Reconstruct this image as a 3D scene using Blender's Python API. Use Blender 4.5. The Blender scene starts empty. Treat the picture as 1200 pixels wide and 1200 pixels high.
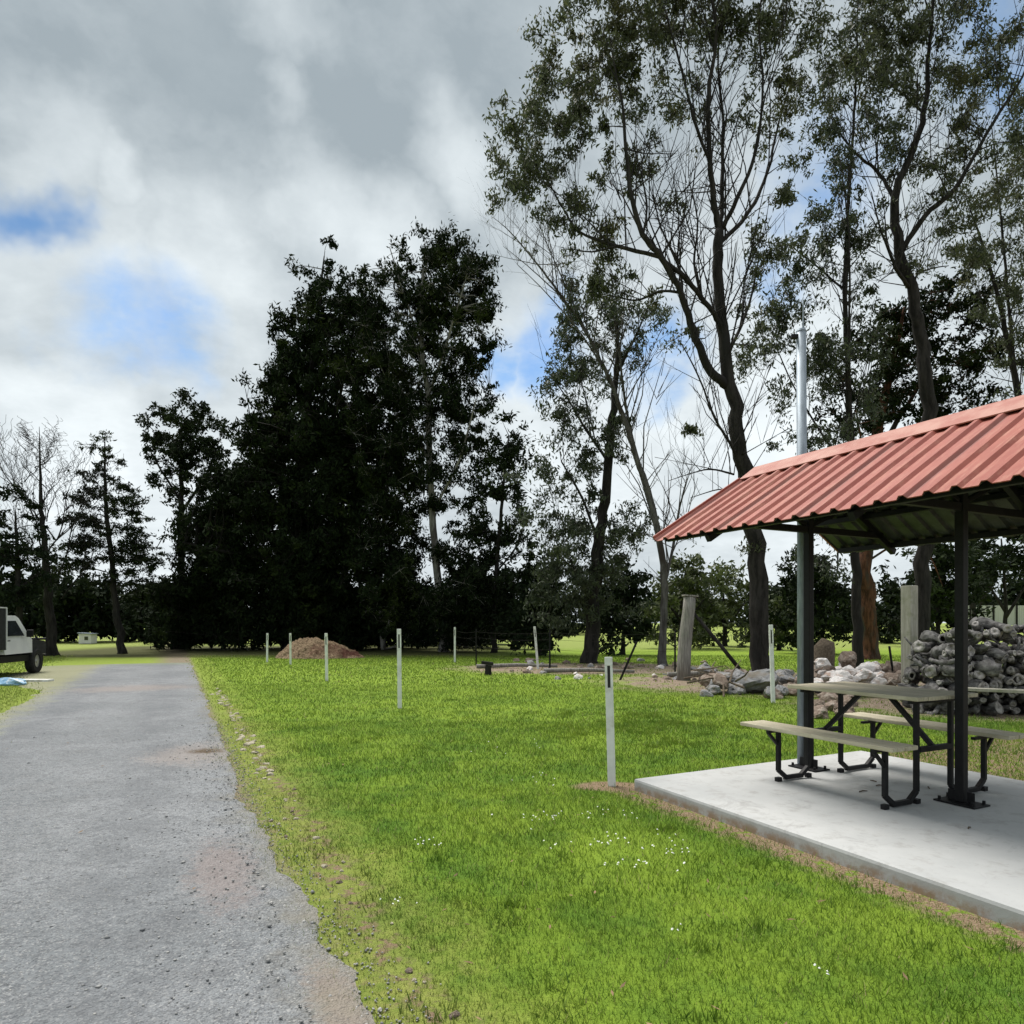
import bpy, bmesh, math, random
import numpy as np
from mathutils import Vector, Matrix, noise as mnoise

R = math.radians
scene = bpy.context.scene
COL = scene.collection
F, HZ, EYE = 796.0, 730.0, 1.45            # focal length and horizon in 1200-px photo units, eye height

# ------------------------------------------------------------------ helpers
def at(px, py, Y):
    return Vector(((px - 600) / F * Y, Y, EYE + (HZ - py) / F * Y))

def smooth(t):
    t = min(1.0, max(0.0, t)); return t * t * (3 - 2 * t)

def gz(x, y):                                # terrain height
    return 1.0 * smooth((y - 38) / 45) * smooth((x + 2) / 26)

D = Vector((-.4445, .8958)); P = Vector((.8958, .4445))     # along / across the driveway
def st(s, t): return Vector((P.x * s + D.x * t, P.y * s + D.y * t))

def tag(o, label=None, cat=None, group=None, kind=None):
    if label: o['label'] = label
    if cat: o['category'] = cat
    if group: o['group'] = group
    if kind: o['kind'] = kind
    return o

def empty(name, loc, rz=0):
    o = bpy.data.objects.new(name, None); COL.objects.link(o)
    o.empty_display_size = .1
    o.location = loc; o.rotation_euler = (0, 0, rz)
    return o

class MB:
    def __init__(self): self.v = []; self.f = []; self.m = []
    def face(self, idx, mi=0): self.f.append(tuple(idx)); self.m.append(mi)
    def box(self, c, s, M=None, mi=0, bev=0.0):
        c = Vector(c); hx, hy, hz = s[0] / 2, s[1] / 2, s[2] / 2
        b = bmesh.new()
        bmesh.ops.create_cube(b, size=1.0)
        for w in b.verts: w.co = Vector((w.co.x * s[0], w.co.y * s[1], w.co.z * s[2]))
        if bev > 0: bmesh.ops.bevel(b, geom=list(b.edges), offset=bev, segments=2, affect='EDGES', profile=.6)
        if M is not None: bmesh.ops.transform(b, matrix=M.to_4x4(), verts=b.verts)
        n = len(self.v)
        b.verts.ensure_lookup_table()
        for w in b.verts: self.v.append(w.co + c)
        for f_ in b.faces: self.face([n + q.index for q in f_.verts], mi)
        b.free()
    def bar(self, a, b, w, h, mi=0, bev=.004, up=(0, 0, 1)):
        a = Vector(a); b = Vector(b); x = (b - a); L = x.length; x.normalize()
        upv = Vector(up)
        if abs(x.dot(upv)) > .98: upv = Vector((1, 0, 0))
        y = upv.cross(x).normalized(); z = x.cross(y)
        M = Matrix((x, y, z)).transposed()
        self.box((a + b) / 2, (L, w, h), M, mi, bev)
    def tube(self, pts, rad, n=8, mi=0, cap=True, wob=0.0, seed=0, endmi=None):
        pts = [Vector(p) for p in pts]
        rnd = random.Random(seed)
        base = len(self.v); N = len(pts)
        t0 = (pts[1] - pts[0]).normalized()
        ref = Vector((1, 0, 0)) if abs(t0.x) < .8 else Vector((0, 1, 0))
        u = (ref - t0 * ref.dot(t0)).normalized()
        for i, p in enumerate(pts):
            t = (pts[min(i + 1, N - 1)] - pts[max(i - 1, 0)])
            if t.length < 1e-9: t = t0
            t = t.normalized()
            u = (u - t * u.dot(t))
            u = u.normalized() if u.length > 1e-6 else t.orthogonal().normalized()
            w = t.cross(u)
            for k in range(n):
                a = 2 * math.pi * k / n
                r = rad[i] * (1 + (rnd.uniform(-wob, wob) if wob else 0))
                self.v.append(p + (u * math.cos(a) + w * math.sin(a)) * r)
        for i in range(N - 1):
            for k in range(n):
                k2 = (k + 1) % n
                self.face((base + i * n + k, base + i * n + k2, base + (i + 1) * n + k2, base + (i + 1) * n + k), mi)
        if cap:
            em = mi if endmi is None else endmi
            self.face([base + k for k in range(n)][::-1], em)
            self.face([base + (N - 1) * n + k for k in range(n)], em)
    def build(self, name, mats, parent=None, origin=(0, 0, 0), smooth_=False, link=True):
        if not isinstance(mats, (list, tuple)): mats = [mats]
        og = Vector(origin)
        me = bpy.data.meshes.new(name)
        me.from_pydata([tuple(Vector(v) - og) for v in self.v], [], self.f)
        for m in mats: me.materials.append(m)
        if len(mats) > 1: me.polygons.foreach_set('material_index', self.m)
        if smooth_: me.polygons.foreach_set('use_smooth', [True] * len(self.f))
        me.update()
        o = bpy.data.objects.new(name, me); COL.objects.link(o)
        if parent is not None: o.parent = parent
        return o

def np_mesh(name, verts, quads, mat, rnd=None, parent=None):
    """fast mesh from numpy: verts (n,3), quads (m,k)"""
    me = bpy.data.meshes.new(name)
    nv = len(verts); nf, k = quads.shape
    me.vertices.add(nv); me.vertices.foreach_set('co', verts.astype(np.float32).ravel())
    me.loops.add(nf * k); me.loops.foreach_set('vertex_index', quads.astype(np.int32).ravel())
    me.polygons.add(nf)
    me.polygons.foreach_set('loop_start', np.arange(0, nf * k, k, dtype=np.int32))
    me.materials.append(mat)
    if rnd is not None:
        a = me.attributes.new('rnd', 'FLOAT', 'POINT')
        a.data.foreach_set('value', rnd.astype(np.float32))
    me.update(calc_edges=True)
    o = bpy.data.objects.new(name, me); COL.objects.link(o)
    if parent is not None: o.parent = parent
    return o

def copy_tree(o, parent=None):
    c = o.copy(); COL.objects.link(c)
    if parent is not None: c.parent = parent
    for ch in list(o.children): copy_tree(ch, c)
    return c

# ------------------------------------------------------------------ node helpers
class NT:
    def __init__(self, tree): self.t = tree; self.t.nodes.clear()
    def n(self, typ, **kw):
        nd = self.t.nodes.new(typ)
        for k, v in kw.items(): setattr(nd, k, v)
        return nd
    def link(self, a, b): self.t.links.new(a, b)
    def put(self, sock, val):
        if hasattr(val, 'is_linked') or isinstance(val, bpy.types.NodeSocket): self.link(val, sock)
        elif isinstance(val, (tuple, list)) and len(val) == 3 and sock.type == 'RGBA': sock.default_value = (*val, 1)
        else: sock.default_value = val
    def math(self, op, a, b=None, c=None, clamp=False):
        nd = self.n('ShaderNodeMath', operation=op, use_clamp=clamp)
        self.put(nd.inputs[0], a)
        if b is not None: self.put(nd.inputs[1], b)
        if c is not None: self.put(nd.inputs[2], c)
        return nd.outputs[0]
    def vmath(self, op, a, b=None, scale=None):
        nd = self.n('ShaderNodeVectorMath', operation=op)
        self.put(nd.inputs[0], a)
        if b is not None: self.put(nd.inputs[1], b)
        if scale is not None: self.put(nd.inputs['Scale'], scale)
        return nd.outputs['Value'] if op in ('DOT_PRODUCT', 'LENGTH', 'DISTANCE') else nd.outputs[0]
    def noise(self, vec, scale, detail=4, rough=.55, color=False, dist=0):
        nd = self.n('ShaderNodeTexNoise')
        self.put(nd.inputs['Vector'], vec); nd.inputs['Scale'].default_value = scale
        nd.inputs['Detail'].default_value = detail; nd.inputs['Roughness'].default_value = rough
        nd.inputs['Distortion'].default_value = dist
        return nd.outputs['Color'] if color else nd.outputs[0]
    def vor(self, vec, scale, out='Distance', feature='F1'):
        nd = self.n('ShaderNodeTexVoronoi', feature=feature)
        self.put(nd.inputs['Vector'], vec); nd.inputs['Scale'].default_value = scale
        return nd.outputs[out]
    def ramp(self, fac, a, b, lo=0.0, hi=1.0):
        nd = self.n('ShaderNodeMapRange', interpolation_type='SMOOTHSTEP')
        self.put(nd.inputs[0], fac)
        nd.inputs[1].default_value = a; nd.inputs[2].default_value = b
        nd.inputs[3].default_value = lo; nd.inputs[4].default_value = hi
        return nd.outputs[0]
    def mix(self, fac, a, b, mode='MIX'):
        nd = self.n('ShaderNodeMix', data_type='RGBA', blend_type=mode)
        self.put(nd.inputs[0], fac); self.put(nd.inputs[6], a); self.put(nd.inputs[7], b)
        return nd.outputs[2]
    def bump(self, h, strength, dist):
        nd = self.n('ShaderNodeBump'); nd.inputs['Strength'].default_value = strength
        nd.inputs['Distance'].default_value = dist; self.put(nd.inputs['Height'], h)
        return nd.outputs[0]
    def pos(self): return self.n('ShaderNodeNewGeometry').outputs['Position']
    def obj(self): return self.n('ShaderNodeTexCoord').outputs['Object']
    def attr(self, name):
        nd = self.n('ShaderNodeAttribute'); nd.attribute_name = name; return nd.outputs['Fac']
    def sep(self, v):
        nd = self.n('ShaderNodeSeparateXYZ'); self.put(nd.inputs[0], v); return nd.outputs
    def comb(self, x, y, z):
        nd = self.n('ShaderNodeCombineXYZ')
        for i, q in enumerate((x, y, z)): self.put(nd.inputs[i], q)
        return nd.outputs[0]
    def principled(self, color, rough=.8, metal=0.0, normal=None, spec=.3, out=True):
        nd = self.n('ShaderNodeBsdfPrincipled')
        self.put(nd.inputs['Base Color'], color); self.put(nd.inputs['Roughness'], rough)
        nd.inputs['Metallic'].default_value = metal
        nd.inputs['Specular IOR Level'].default_value = spec
        if normal is not None: self.link(normal, nd.inputs['Normal'])
        if out:
            o = self.n('ShaderNodeOutputMaterial'); self.link(nd.outputs[0], o.inputs[0])
        return nd.outputs[0]

def newmat(name):
    m = bpy.data.materials.new(name); m.use_nodes = True
    return m, NT(m.node_tree)

def varied(name, c1, c2, scale=6, rough=.8, metal=0, bump=.2, bdist=.01, stretch=None, spec=.3, detail=6, c3=None, s3=1.2):
    m, t = newmat(name)
    v = t.obj()
    if stretch: v = t.vmath('MULTIPLY', v, stretch)
    n1 = t.noise(v, scale, detail, .65)
    col = t.mix(t.ramp(n1, .3, .7), c1, c2)
    if c3 is not None:
        col = t.mix(t.ramp(t.noise(t.obj(), s3, 5, .6), .5, .68), col, c3)
    nb = t.bump(n1, bump, bdist) if bump else None
    t.principled(col, rough, metal, nb, spec)
    return m

# ------------------------------------------------------------------ materials
M = {}
def leaf_mat(name, c1, c2, c3, trans=.18, rough=.55, spec=.25):
    m, t = newmat(name)
    r = t.attr('rnd')
    col = t.mix(r, c1, c2)
    col = t.mix(t.ramp(t.noise(t.pos(), .45, 3), .52, .7), col, c3)
    bs = t.principled(col, rough, 0, None, spec, out=False)
    tr = t.n('ShaderNodeBsdfTranslucent'); t.put(tr.inputs[0], col)
    mx = t.n('ShaderNodeMixShader'); mx.inputs[0].default_value = trans
    t.link(bs, mx.inputs[1]); t.link(tr.outputs[0], mx.inputs[2])
    o = t.n('ShaderNodeOutputMaterial'); t.link(mx.outputs[0], o.inputs[0])
    return m
M['gum'] = leaf_mat('gum_leaves', (.034, .045, .022), (.095, .112, .055), (.09, .092, .04), .35)
M['gumdark'] = leaf_mat('dark_gum_leaves', (.026, .038, .022), (.07, .088, .046), (.055, .072, .032), .3)
M['casu'] = leaf_mat('dense_leaves', (.006, .0105, .005), (.016, .026, .009), (.03, .042, .011), .08, .85, .06)
M['conif'] = leaf_mat('conifer_leaves', (.008, .014, .008), (.018, .026, .012), (.022, .034, .013), .08, .85, .06)
M['olive'] = leaf_mat('olive_leaves', (.035, .05, .018), (.09, .11, .04), (.07, .09, .025), .25)
M['bush'] = leaf_mat('bush_leaves', (.008, .014, .007), (.021, .031, .012), (.032, .048, .015), .1, .8, .1)

def bark(name, c1, c2, c3):
    m, t = newmat(name)
    p = t.pos()
    v = t.vmath('MULTIPLY', p, (6, 6, 1.1))
    n1 = t.noise(v, 1.6, 7, .7)
    col = t.mix(t.ramp(n1, .35, .65), c1, c2)
    col = t.mix(t.ramp(t.noise(t.vmath('MULTIPLY', p, (1.5, 1.5, .5)), 1.3, 4), .5, .62), col, c3)
    t.principled(col, .9, 0, t.bump(n1, .8, .04), .15)
    return m
M['bark_dark'] = bark('dark_bark', (.012, .011, .01), (.036, .033, .03), (.02, .019, .018))
M['bark_grey'] = bark('grey_bark', (.05, .047, .045), (.13, .125, .12), (.05, .042, .038))
M['bark_pale'] = bark('pale_bark', (.16, .15, .14), (.32, .31, .29), (.1, .09, .085))
M['bark_red'] = bark('peeling_red_bark', (.035, .018, .012), (.13, .058, .035), (.06, .05, .042))

M['white_paint'] = varied('white_paint', (.62, .64, .62), (.74, .75, .73), 9, .5, 0, .15, .004, c3=(.45, .44, .38), s3=4)
M['slot'] = varied('dark_slot', (.02, .02, .022), (.035, .034, .033), 20, .7)
M['black_steel'] = varied('black_powdercoat', (.006, .006, .007), (.011, .011, .012), 20, .55, 0, .05, .002, spec=.2)
M['galv'] = varied('galvanised_steel', (.2, .235, .27), (.32, .37, .42), 25, .6, .5, .05, .002, stretch=(1, 1, .2))
M['timber_old'] = varied('weathered_timber', (.13, .12, .11), (.3, .285, .26), 14, .92, 0, .7, .02, stretch=(2.2, 2.2, .18), c3=(.2, .2, .17), s3=3)
M['timber_pale'] = varied('pale_timber', (.28, .27, .22), (.42, .4, .34), 10, .9, 0, .4, .01, stretch=(2, 2, .2), c3=(.24, .25, .17), s3=3)
M['logbark'] = varied('log_bark', (.022, .021, .021), (.25, .242, .235), 9, .95, 0, .9, .03, stretch=(1, .5, 1), c3=(.045, .042, .04), s3=5)
M['logend'] = varied('log_end', (.15, .14, .13), (.42, .4, .38), 14, .9, 0, .5, .02)
M['loghollow'] = varied('log_hollow', (.015, .013, .012), (.04, .035, .03), 14, .95)
M['rock_grey'] = varied('grey_rock', (.13, .13, .13), (.32, .32, .325), 5, .93, 0, .8, .03, c3=(.2, .17, .13), s3=2)
M['rock_pale'] = varied('pale_rubble', (.52, .49, .47), (.74, .71, .69), 6, .92, 0, .7, .02, c3=(.45, .33, .27), s3=3)
M['rock_brown'] = varied('brown_rock', (.12, .09, .07), (.26, .2, .16), 6, .95, 0, .8, .02, c3=(.3, .26, .22), s3=3)
M['edge_stone'] = varied('edging_stone', (.26, .235, .17), (.44, .4, .31), 20, .95, 0, .6, .01)
M['mulch'] = varied('mulch', (.085, .052, .03), (.34, .25, .155), 14, .98, 0, 1, .05, c3=(.08, .03, .02), s3=.9)
M['tyre'] = varied('rubber', (.012, .012, .012), (.022, .022, .022), 30, .85)
M['glass'] = varied('dark_glass', (.015, .018, .02), (.022, .026, .03), 3, .08, 0, 0, spec=.6)
M['car_white'] = varied('white_car_paint', (.62, .63, .63), (.7, .71, .7), 2, .3, 0, 0, spec=.5)
M['canvas_dark'] = varied('dark_canvas', (.014, .015, .016), (.028, .029, .03), 12, .85, 0, .3)
M['chrome'] = varied('dull_alloy', (.4, .4, .41), (.5, .5, .5), 5, .35, .8, 0)
M['red_lens'] = varied('red_lens', (.25, .01, .01), (.3, .015, .012), 5, .2, 0, 0, spec=.5)
M['blue_plastic'] = varied('blue_tarp', (.12, .26, .42), (.28, .45, .6), 6, .5, 0, .5, .03, c3=(.6, .65, .68), s3=4)
M['twig'] = varied('twig', (.06, .045, .03), (.14, .11, .08), 20, .95)
M['petal'] = varied('petal', (.72, .74, .72), (.8, .8, .76), 20, .7, 0, 0)
M['zinc_fence'] = varied('pale_sheet_fence', (.36, .37, .34), (.46, .47, .43), 1.5, .6, 0, 0, stretch=(6, 6, .3))
M['cream_wall'] = varied('cream_wall', (.6, .6, .57), (.68, .68, .65), 2, .7, 0, 0)

# concrete
m, t = newmat('concrete'); M['concrete'] = m
p = t.pos()
n1 = t.noise(p, 1.1, 6, .6); n2 = t.noise(p, 60, 3, .6); n3 = t.noise(t.vmath('MULTIPLY', p, (1, 1, 1)), 7, 6, .7)
c = t.mix(t.ramp(n1, .3, .7), (.345, .355, .355), (.43, .435, .43))
c = t.mix(t.ramp(n3, .5, .7, 0, .6), c, (.27, .265, .25))
c = t.mix(t.ramp(t.noise(p, 3.1, 7, .75, dist=1.2), .55, .66, 0, .4), c, (.25, .25, .245))
c = t.mix(t.ramp(n2, .62, .75, 0, .4), c, (.24, .24, .24))
z = t.sep(p)[2]
c = t.mix(t.math('MULTIPLY', t.ramp(z, .075, .02), t.ramp(n3, .35, .6)), c, (.27, .2, .14))
t.principled(c, .9, 0, t.bump(t.math('ADD', n2, t.math('MULTIPLY', n3, .8)), .25, .004), .25)

# roof sheet (red top, metallic underside) + cap
m, t = newmat('red_roof'); M['roof_red'] = m
v = t.obj(); n1 = t.noise(v, 2.2, 6, .65); n2 = t.noise(t.vmath('MULTIPLY', v, (6, 1, 1)), 4, 5, .7)
c = t.mix(t.ramp(n1, .3, .7), (.23, .05, .033), (.30, .083, .055))
c = t.mix(t.ramp(n2, .45, .7, 0, .7), c, (.39, .18, .125))
sht = t.n('ShaderNodeTexWhiteNoise', noise_dimensions='1D'); t.put(sht.inputs['W'], t.math('FLOOR', t.math('DIVIDE', t.math('ADD', t.sep(v)[0], 2.1), .8)))
c = t.mix(t.math('MULTIPLY', sht.outputs['Value'], .35), c, (.30, .085, .07))
lap = t.math('ABSOLUTE', t.math('SUBTRACT', t.math('FRACT', t.math('DIVIDE', t.math('ADD', t.sep(v)[0], 2.1), .8)), .10))
c = t.mix(t.math('MULTIPLY', t.ramp(lap, .026, .012), .65), c, (.13, .045, .034))
c = t.mix(t.ramp(t.noise(t.vmath('MULTIPLY', v, (14, 1.5, 1)), 2.5, 5, .7), .62, .75, 0, .3), c, (.2, .11, .085))
t.principled(c, .5, 0, t.bump(n1, .08, .004), .4)
m, t = newmat('red_ridge_cap'); M['roof_cap'] = m
v = t.obj(); n1 = t.noise(v, 5, 6, .65)
c = t.mix(t.ramp(n1, .35, .65), (.30, .10, .075), (.38, .19, .15))
t.principled(c, .55, 0, t.bump(n1, .08, .004), .35)
M['roof_under'] = varied('roof_underside', (.025, .028, .026), (.06, .066, .06), 6, .45, .3, 0)

# table planks
m, t = newmat('table_planks'); M['plank'] = m
v = t.obj()
n1 = t.noise(t.vmath('MULTIPLY', v, (1.2, 18, 8)), 3, 6, .65)
c = t.mix(t.ramp(n1, .3, .7), (.37, .335, .24), (.54, .495, .375))
c = t.mix(t.ramp(t.noise(v, 3.5, 5, .6), .5, .72, 0, .6), c, (.33, .31, .22))
t.principled(c, .8, 0, t.bump(n1, .3, .003), .25)

# ---- grass colour shared by ground and blades
def grass_color(t, p):
    n_big = t.noise(p, .33, 4, .6)
    n_mid = t.noise(p, 1.7, 5, .65)
    n_sm = t.noise(p, 11, 4, .7)
    c = t.mix(t.ramp(n_big, .36, .64), (.10, .182, .018), (.19, .282, .03))
    c = t.mix(t.ramp(n_mid, .44, .72, 0, .65), c, (.05, .125, .016))
    c = t.mix(t.ramp(n_mid, .55, .3, 0, .4), c, (.19, .27, .03))
    c = t.mix(t.ramp(n_sm, .5, .75, 0, .5), c, (.045, .10, .014))
    s_ = t.vmath('DOT_PRODUCT', p, (P.x, P.y, 0))
    # dry verge by the drive and the left verge
    jit = t.math('MULTIPLY', t.math('SUBTRACT', n_mid, .5), 1.1)
    sv = t.math('ADD', s_, jit)
    verge = t.ramp(sv, 1.5, .62)
    vc = t.mix(t.ramp(n_sm, .4, .62), (.25, .255, .075), (.15, .19, .04))
    c = t.mix(t.math('MULTIPLY', verge, .72), c, vc)
    c = t.mix(t.math('MULTIPLY', t.math('MULTIPLY', verge, t.ramp(t.noise(p, 6.5, 6, .75), .55, .66)), .7), c, (.20, .155, .09))
    y = t.sep(p)[1]
    far = t.ramp(y, 5, 17)
    c = t.mix(t.math('MULTIPLY', far, .55), c, (.20, .285, .034))
    c = t.mix(t.math('MULTIPLY', t.ramp(y, 32, 42), .8), c, (.22, .26, .075))
    return c, s_, n_mid, n_sm, y

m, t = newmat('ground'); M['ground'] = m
p = t.pos()
c, s_, n_mid, n_sm, y = grass_color(t, p)
fine = t.noise(p, 70, 3, .7)
x = t.sep(p)[0]
# worn line of dirt and stones just inside the drive's edge
tt = t.vmath('DOT_PRODUCT', p, (D.x, D.y, 0))
ln = t.math('ABSOLUTE', t.math('SUBTRACT', t.math('ADD', s_, t.math('MULTIPLY', t.math('SUBTRACT', n_mid, .5), .5)), .84))
worn = t.math('MULTIPLY', t.ramp(ln, .14, .03), t.ramp(n_sm, .46, .62))
worn = t.math('MULTIPLY', worn, t.ramp(tt, 18, 12))
c = t.mix(worn, c, (.21, .15, .10))
# thin bare bits right at the drive's edge
edge = t.math('MULTIPLY', t.ramp(t.math('ADD', s_, t.math('MULTIPLY', t.math('SUBTRACT', n_sm, .5), .5)), .66, .45), t.ramp(s_, -1, 0))
c = t.mix(edge, c, (.20, .17, .12))
# bare earth belt under the gums
def ell(cx, cy, rx, ry, e0=1.25, e1=.8):
    dx = t.math('DIVIDE', t.math('SUBTRACT', x, cx), rx); dy = t.math('DIVIDE', t.math('SUBTRACT', y, cy), ry)
    r = t.math('SQRT', t.math('ADD', t.math('MULTIPLY', dx, dx), t.math('MULTIPLY', dy, dy)))
    r = t.math('ADD', r, t.math('MULTIPLY', t.math('SUBTRACT', n_mid, .5), .9))
    return t.ramp(r, e0, e1)
d = ell(2.5, 21.8, 4.2, 2.7)
d = t.math('MAXIMUM', d, ell(7.0, 16.5, 4.5, 3.2))
d = t.math('MAXIMUM', d, ell(11, 11.9, 5.5, 2.2))
d = t.math('MULTIPLY', d, t.ramp(n_mid, .68, .5, .35, 1))
dc = t.mix(t.ramp(n_sm, .35, .65), (.17, .125, .09), (.32, .26, .2))
dc = t.mix(t.ramp(fine, .55, .7, 0, .6), dc, (.10, .08, .06))
c = t.mix(d, c, dc)
# soil round the slab's edge and the marker by its corner
u_ = t.math('SUBTRACT', tt, 3.36 * D.x + 5.08 * D.y); v_ = t.math('SUBTRACT', s_, 3.36 * P.x + 5.08 * P.y)
jit2 = t.math('MULTIPLY', t.math('SUBTRACT', n_sm, .5), .35)
e1 = t.math('MULTIPLY', t.ramp(t.math('ADD', v_, jit2), -2.0, -1.83), t.ramp(t.math('ADD', u_, jit2), 1.98, 1.84))
soil = t.math('MAXIMUM', t.math('MULTIPLY', e1, t.ramp(n_sm, .36, .5)), ell(.86, 6.03, .32, .17))
c = t.mix(soil, c, t.mix(t.ramp(fine, .4, .6), (.15, .10, .065), (.30, .23, .15)))
# leaf litter below the tall trees, with their shade band painted into the colour
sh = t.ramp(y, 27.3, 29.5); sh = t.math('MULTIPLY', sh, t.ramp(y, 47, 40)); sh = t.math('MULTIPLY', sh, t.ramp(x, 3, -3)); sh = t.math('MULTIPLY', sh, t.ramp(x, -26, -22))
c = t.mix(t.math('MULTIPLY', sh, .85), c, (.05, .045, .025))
bump_h = t.math('ADD', t.math('MULTIPLY', n_sm, 1.4), fine)
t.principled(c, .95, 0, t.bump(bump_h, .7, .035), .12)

m, t = newmat('grass_blades'); M['blades'] = m
p = t.pos()
c, s_, n_mid, n_sm, y = grass_color(t, p)
r = t.attr('rnd')
c = t.mix(t.ramp(r, .65, .95, 0, .75), c, (.29, .32, .075))
c = t.mix(t.ramp(r, .955, .985, 0, .8), c, (.38, .31, .17))
c = t.mix(t.ramp(r, .42, 0, 0, .75), c, (.035, .09, .012))
bs = t.principled(c, .55, 0, None, .25, out=False)
tr = t.n('ShaderNodeBsdfTranslucent'); t.put(tr.inputs[0], c)
mx = t.n('ShaderNodeMixShader'); mx.inputs[0].default_value = .3
t.link(bs, mx.inputs[1]); t.link(tr.outputs[0], mx.inputs[2])
o = t.n('ShaderNodeOutputMaterial'); t.link(mx.outputs[0], o.inputs[0])

# gravel drive
m, t = newmat('gravel_drive'); M['road'] = m
p = t.pos()
g1 = t.vor(p, 95); g2 = t.vor(p, 42); n1 = t.noise(p, .5, 5, .6); n2 = t.noise(p, 2.6, 6, .65); n3 = t.noise(p, 28, 4, .7); n4 = t.noise(p, 130, 2, .6)
cc = t.vor(p, 125, 'Color')
c = t.mix(t.ramp(n1, .35, .65), (.165, .178, .188), (.23, .242, .253))
c = t.mix(t.ramp(n2, .45, .7, 0, .5), c, (.14, .145, .15))
c = t.mix(t.ramp(n3, .53, .68, 0, .75), c, (.085, .09, .095))
c = t.mix(t.ramp(t.sep(cc)[0], .7, .98, 0, .5), c, (.36, .36, .355))
c = t.mix(t.ramp(t.sep(cc)[1], .72, .98, 0, .6), c, (.07, .073, .08))
c = t.mix(t.ramp(t.noise(p, 9, 5, .7), .55, .7, 0, .45), c, (.11, .115, .12))
c = t.mix(t.ramp(t.noise(p, 20, 5, .75), .52, .62, 0, .5), c, (.085, .09, .098))
c = t.mix(t.ramp(n4, .56, .7, 0, .6), c, (.06, .065, .07))
s_ = t.vmath('DOT_PRODUCT', p, (P.x, P.y, 0))
tt = t.vmath('DOT_PRODUCT', p, (D.x, D.y, 0))
for tr_ in (-1.75, -.25):
    tk = t.math('ABSOLUTE', t.math('SUBTRACT', t.math('ADD', s_, t.math('MULTIPLY', t.math('SUBTRACT', n1, .5), .6)), tr_))
    c = t.mix(t.math('MULTIPLY', t.math('MULTIPLY', t.ramp(tk, .45, .1), t.ramp(n2, .3, .6)), .4), c, (.12, .128, .138))
def patch(s0, t0, rs, rt, col, k, c):
    ds = t.math('DIVIDE', t.math('SUBTRACT', s_, s0), rs); dt = t.math('DIVIDE', t.math('SUBTRACT', tt, t0), rt)
    r = t.math('SQRT', t.math('ADD', t.math('MULTIPLY', ds, ds), t.math('MULTIPLY', dt, dt)))
    r = t.math('ADD', r, t.math('ADD', t.math('MULTIPLY', t.math('SUBTRACT', n2, .5), 1.4), t.math('MULTIPLY', t.math('SUBTRACT', n3, .5), 2.2)))
    return t.mix(t.ramp(r, 1.2, .3, 0, k), c, col)
c = patch(.2, 8.2, .55, .8, (.25, .21, .185), .5, c)
c = patch(.33, 8.35, .2, .2, (.085, .06, .035), .95, c)
c = patch(.25, 4.3, .2, .7, (.21, .165, .15), .5, c)
c = patch(.55, 2.6, .12, .4, (.21, .16, .13), .6, c)
c = patch(-.8, 17, 1.4, .9, (.28, .235, .21), .5, c)
ed = t.ramp(t.math('ADD', s_, t.math('MULTIPLY', t.math('SUBTRACT', n2, .5), .9)), .3, .75)
c = t.mix(t.math('MULTIPLY', ed, .6), c, (.22, .2, .15))
le = t.ramp(t.math('ADD', s_, t.math('MULTIPLY', t.math('SUBTRACT', n2, .5), 1.2)), -1.9, -2.6)
c = t.mix(t.math('MULTIPLY', le, .7), c, (.24, .24, .12))
fe = t.ramp(t.math('ADD', tt, t.math('MULTIPLY', t.math('SUBTRACT', n2, .5), 3)), 25, 29)
c = t.mix(t.math('MULTIPLY', fe, .75), c, (.16, .2, .07))
hh = t.math('ADD', t.math('MULTIPLY', g1, .6), t.math('ADD', t.math('MULTIPLY', g2, .6), t.math('MULTIPLY', n3, 1.0)))
t.principled(c, .92, 0, t.bump(hh, .9, .012), .2)

# ------------------------------------------------------------------ ground
def build_ground():
    xs = np.unique(np.concatenate([np.linspace(-30, 40, 71), np.linspace(-120, -30, 13), np.linspace(40, 160, 17), [-900, -400, -220, 260, 450, 900]]))
    ys = np.unique(np.concatenate([np.linspace(-12, 60, 73), np.linspace(60, 160, 21), [-80, -40, -20, 220, 320, 500, 900, 1500]]))
    b = MB(); nx = len(xs)
    for yv in ys:
        for xv in xs: b.v.append(Vector((xv, yv, gz(xv, yv))))
    for j in range(len(ys) - 1):
        for i in range(nx - 1):
            b.face((j * nx + i, j * nx + i + 1, (j + 1) * nx + i + 1, (j + 1) * nx + i))
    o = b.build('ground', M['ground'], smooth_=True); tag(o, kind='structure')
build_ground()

def build_road():
    b = MB(); n = 900; t0, t1 = -8, 27.3
    cols = 9
    for i in range(n + 1):
        tt = t0 + (t1 - t0) * i / n
        e = .53 + .15 * smooth((5.2 - tt) / 3) + .12 * (mnoise.noise((tt * .9, 3, 0))) + .05 * mnoise.noise((tt * 3, 7, 0)) + .03 * mnoise.noise((tt * 9, 2, 0))
        l = -2.5 + .3 * mnoise.noise((tt * .5, 9, 0)) + .15 * mnoise.noise((tt * 2.7, 1, 0)) - max(0, 6 - tt) * .12 - 1.5 * smooth((tt - 16) / 7)
        for k in range(cols):
            q = st(l + (e - l) * (0, .012, .06, .25, .5, .75, .94, .988, 1)[k], tt)
            crown = (-.006, .008, .014, .02, .022, .02, .014, .008, -.006)[k]
            b.v.append(Vector((q.x, q.y, crown)))
    for i in range(n):
        for k in range(cols - 1):
            b.face((i * cols + k, i * cols + k + 1, (i + 1) * cols + k + 1, (i + 1) * cols + k))
    o = b.build('road', M['road'], smooth_=True); tag(o, kind='structure')
build_road()

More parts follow.
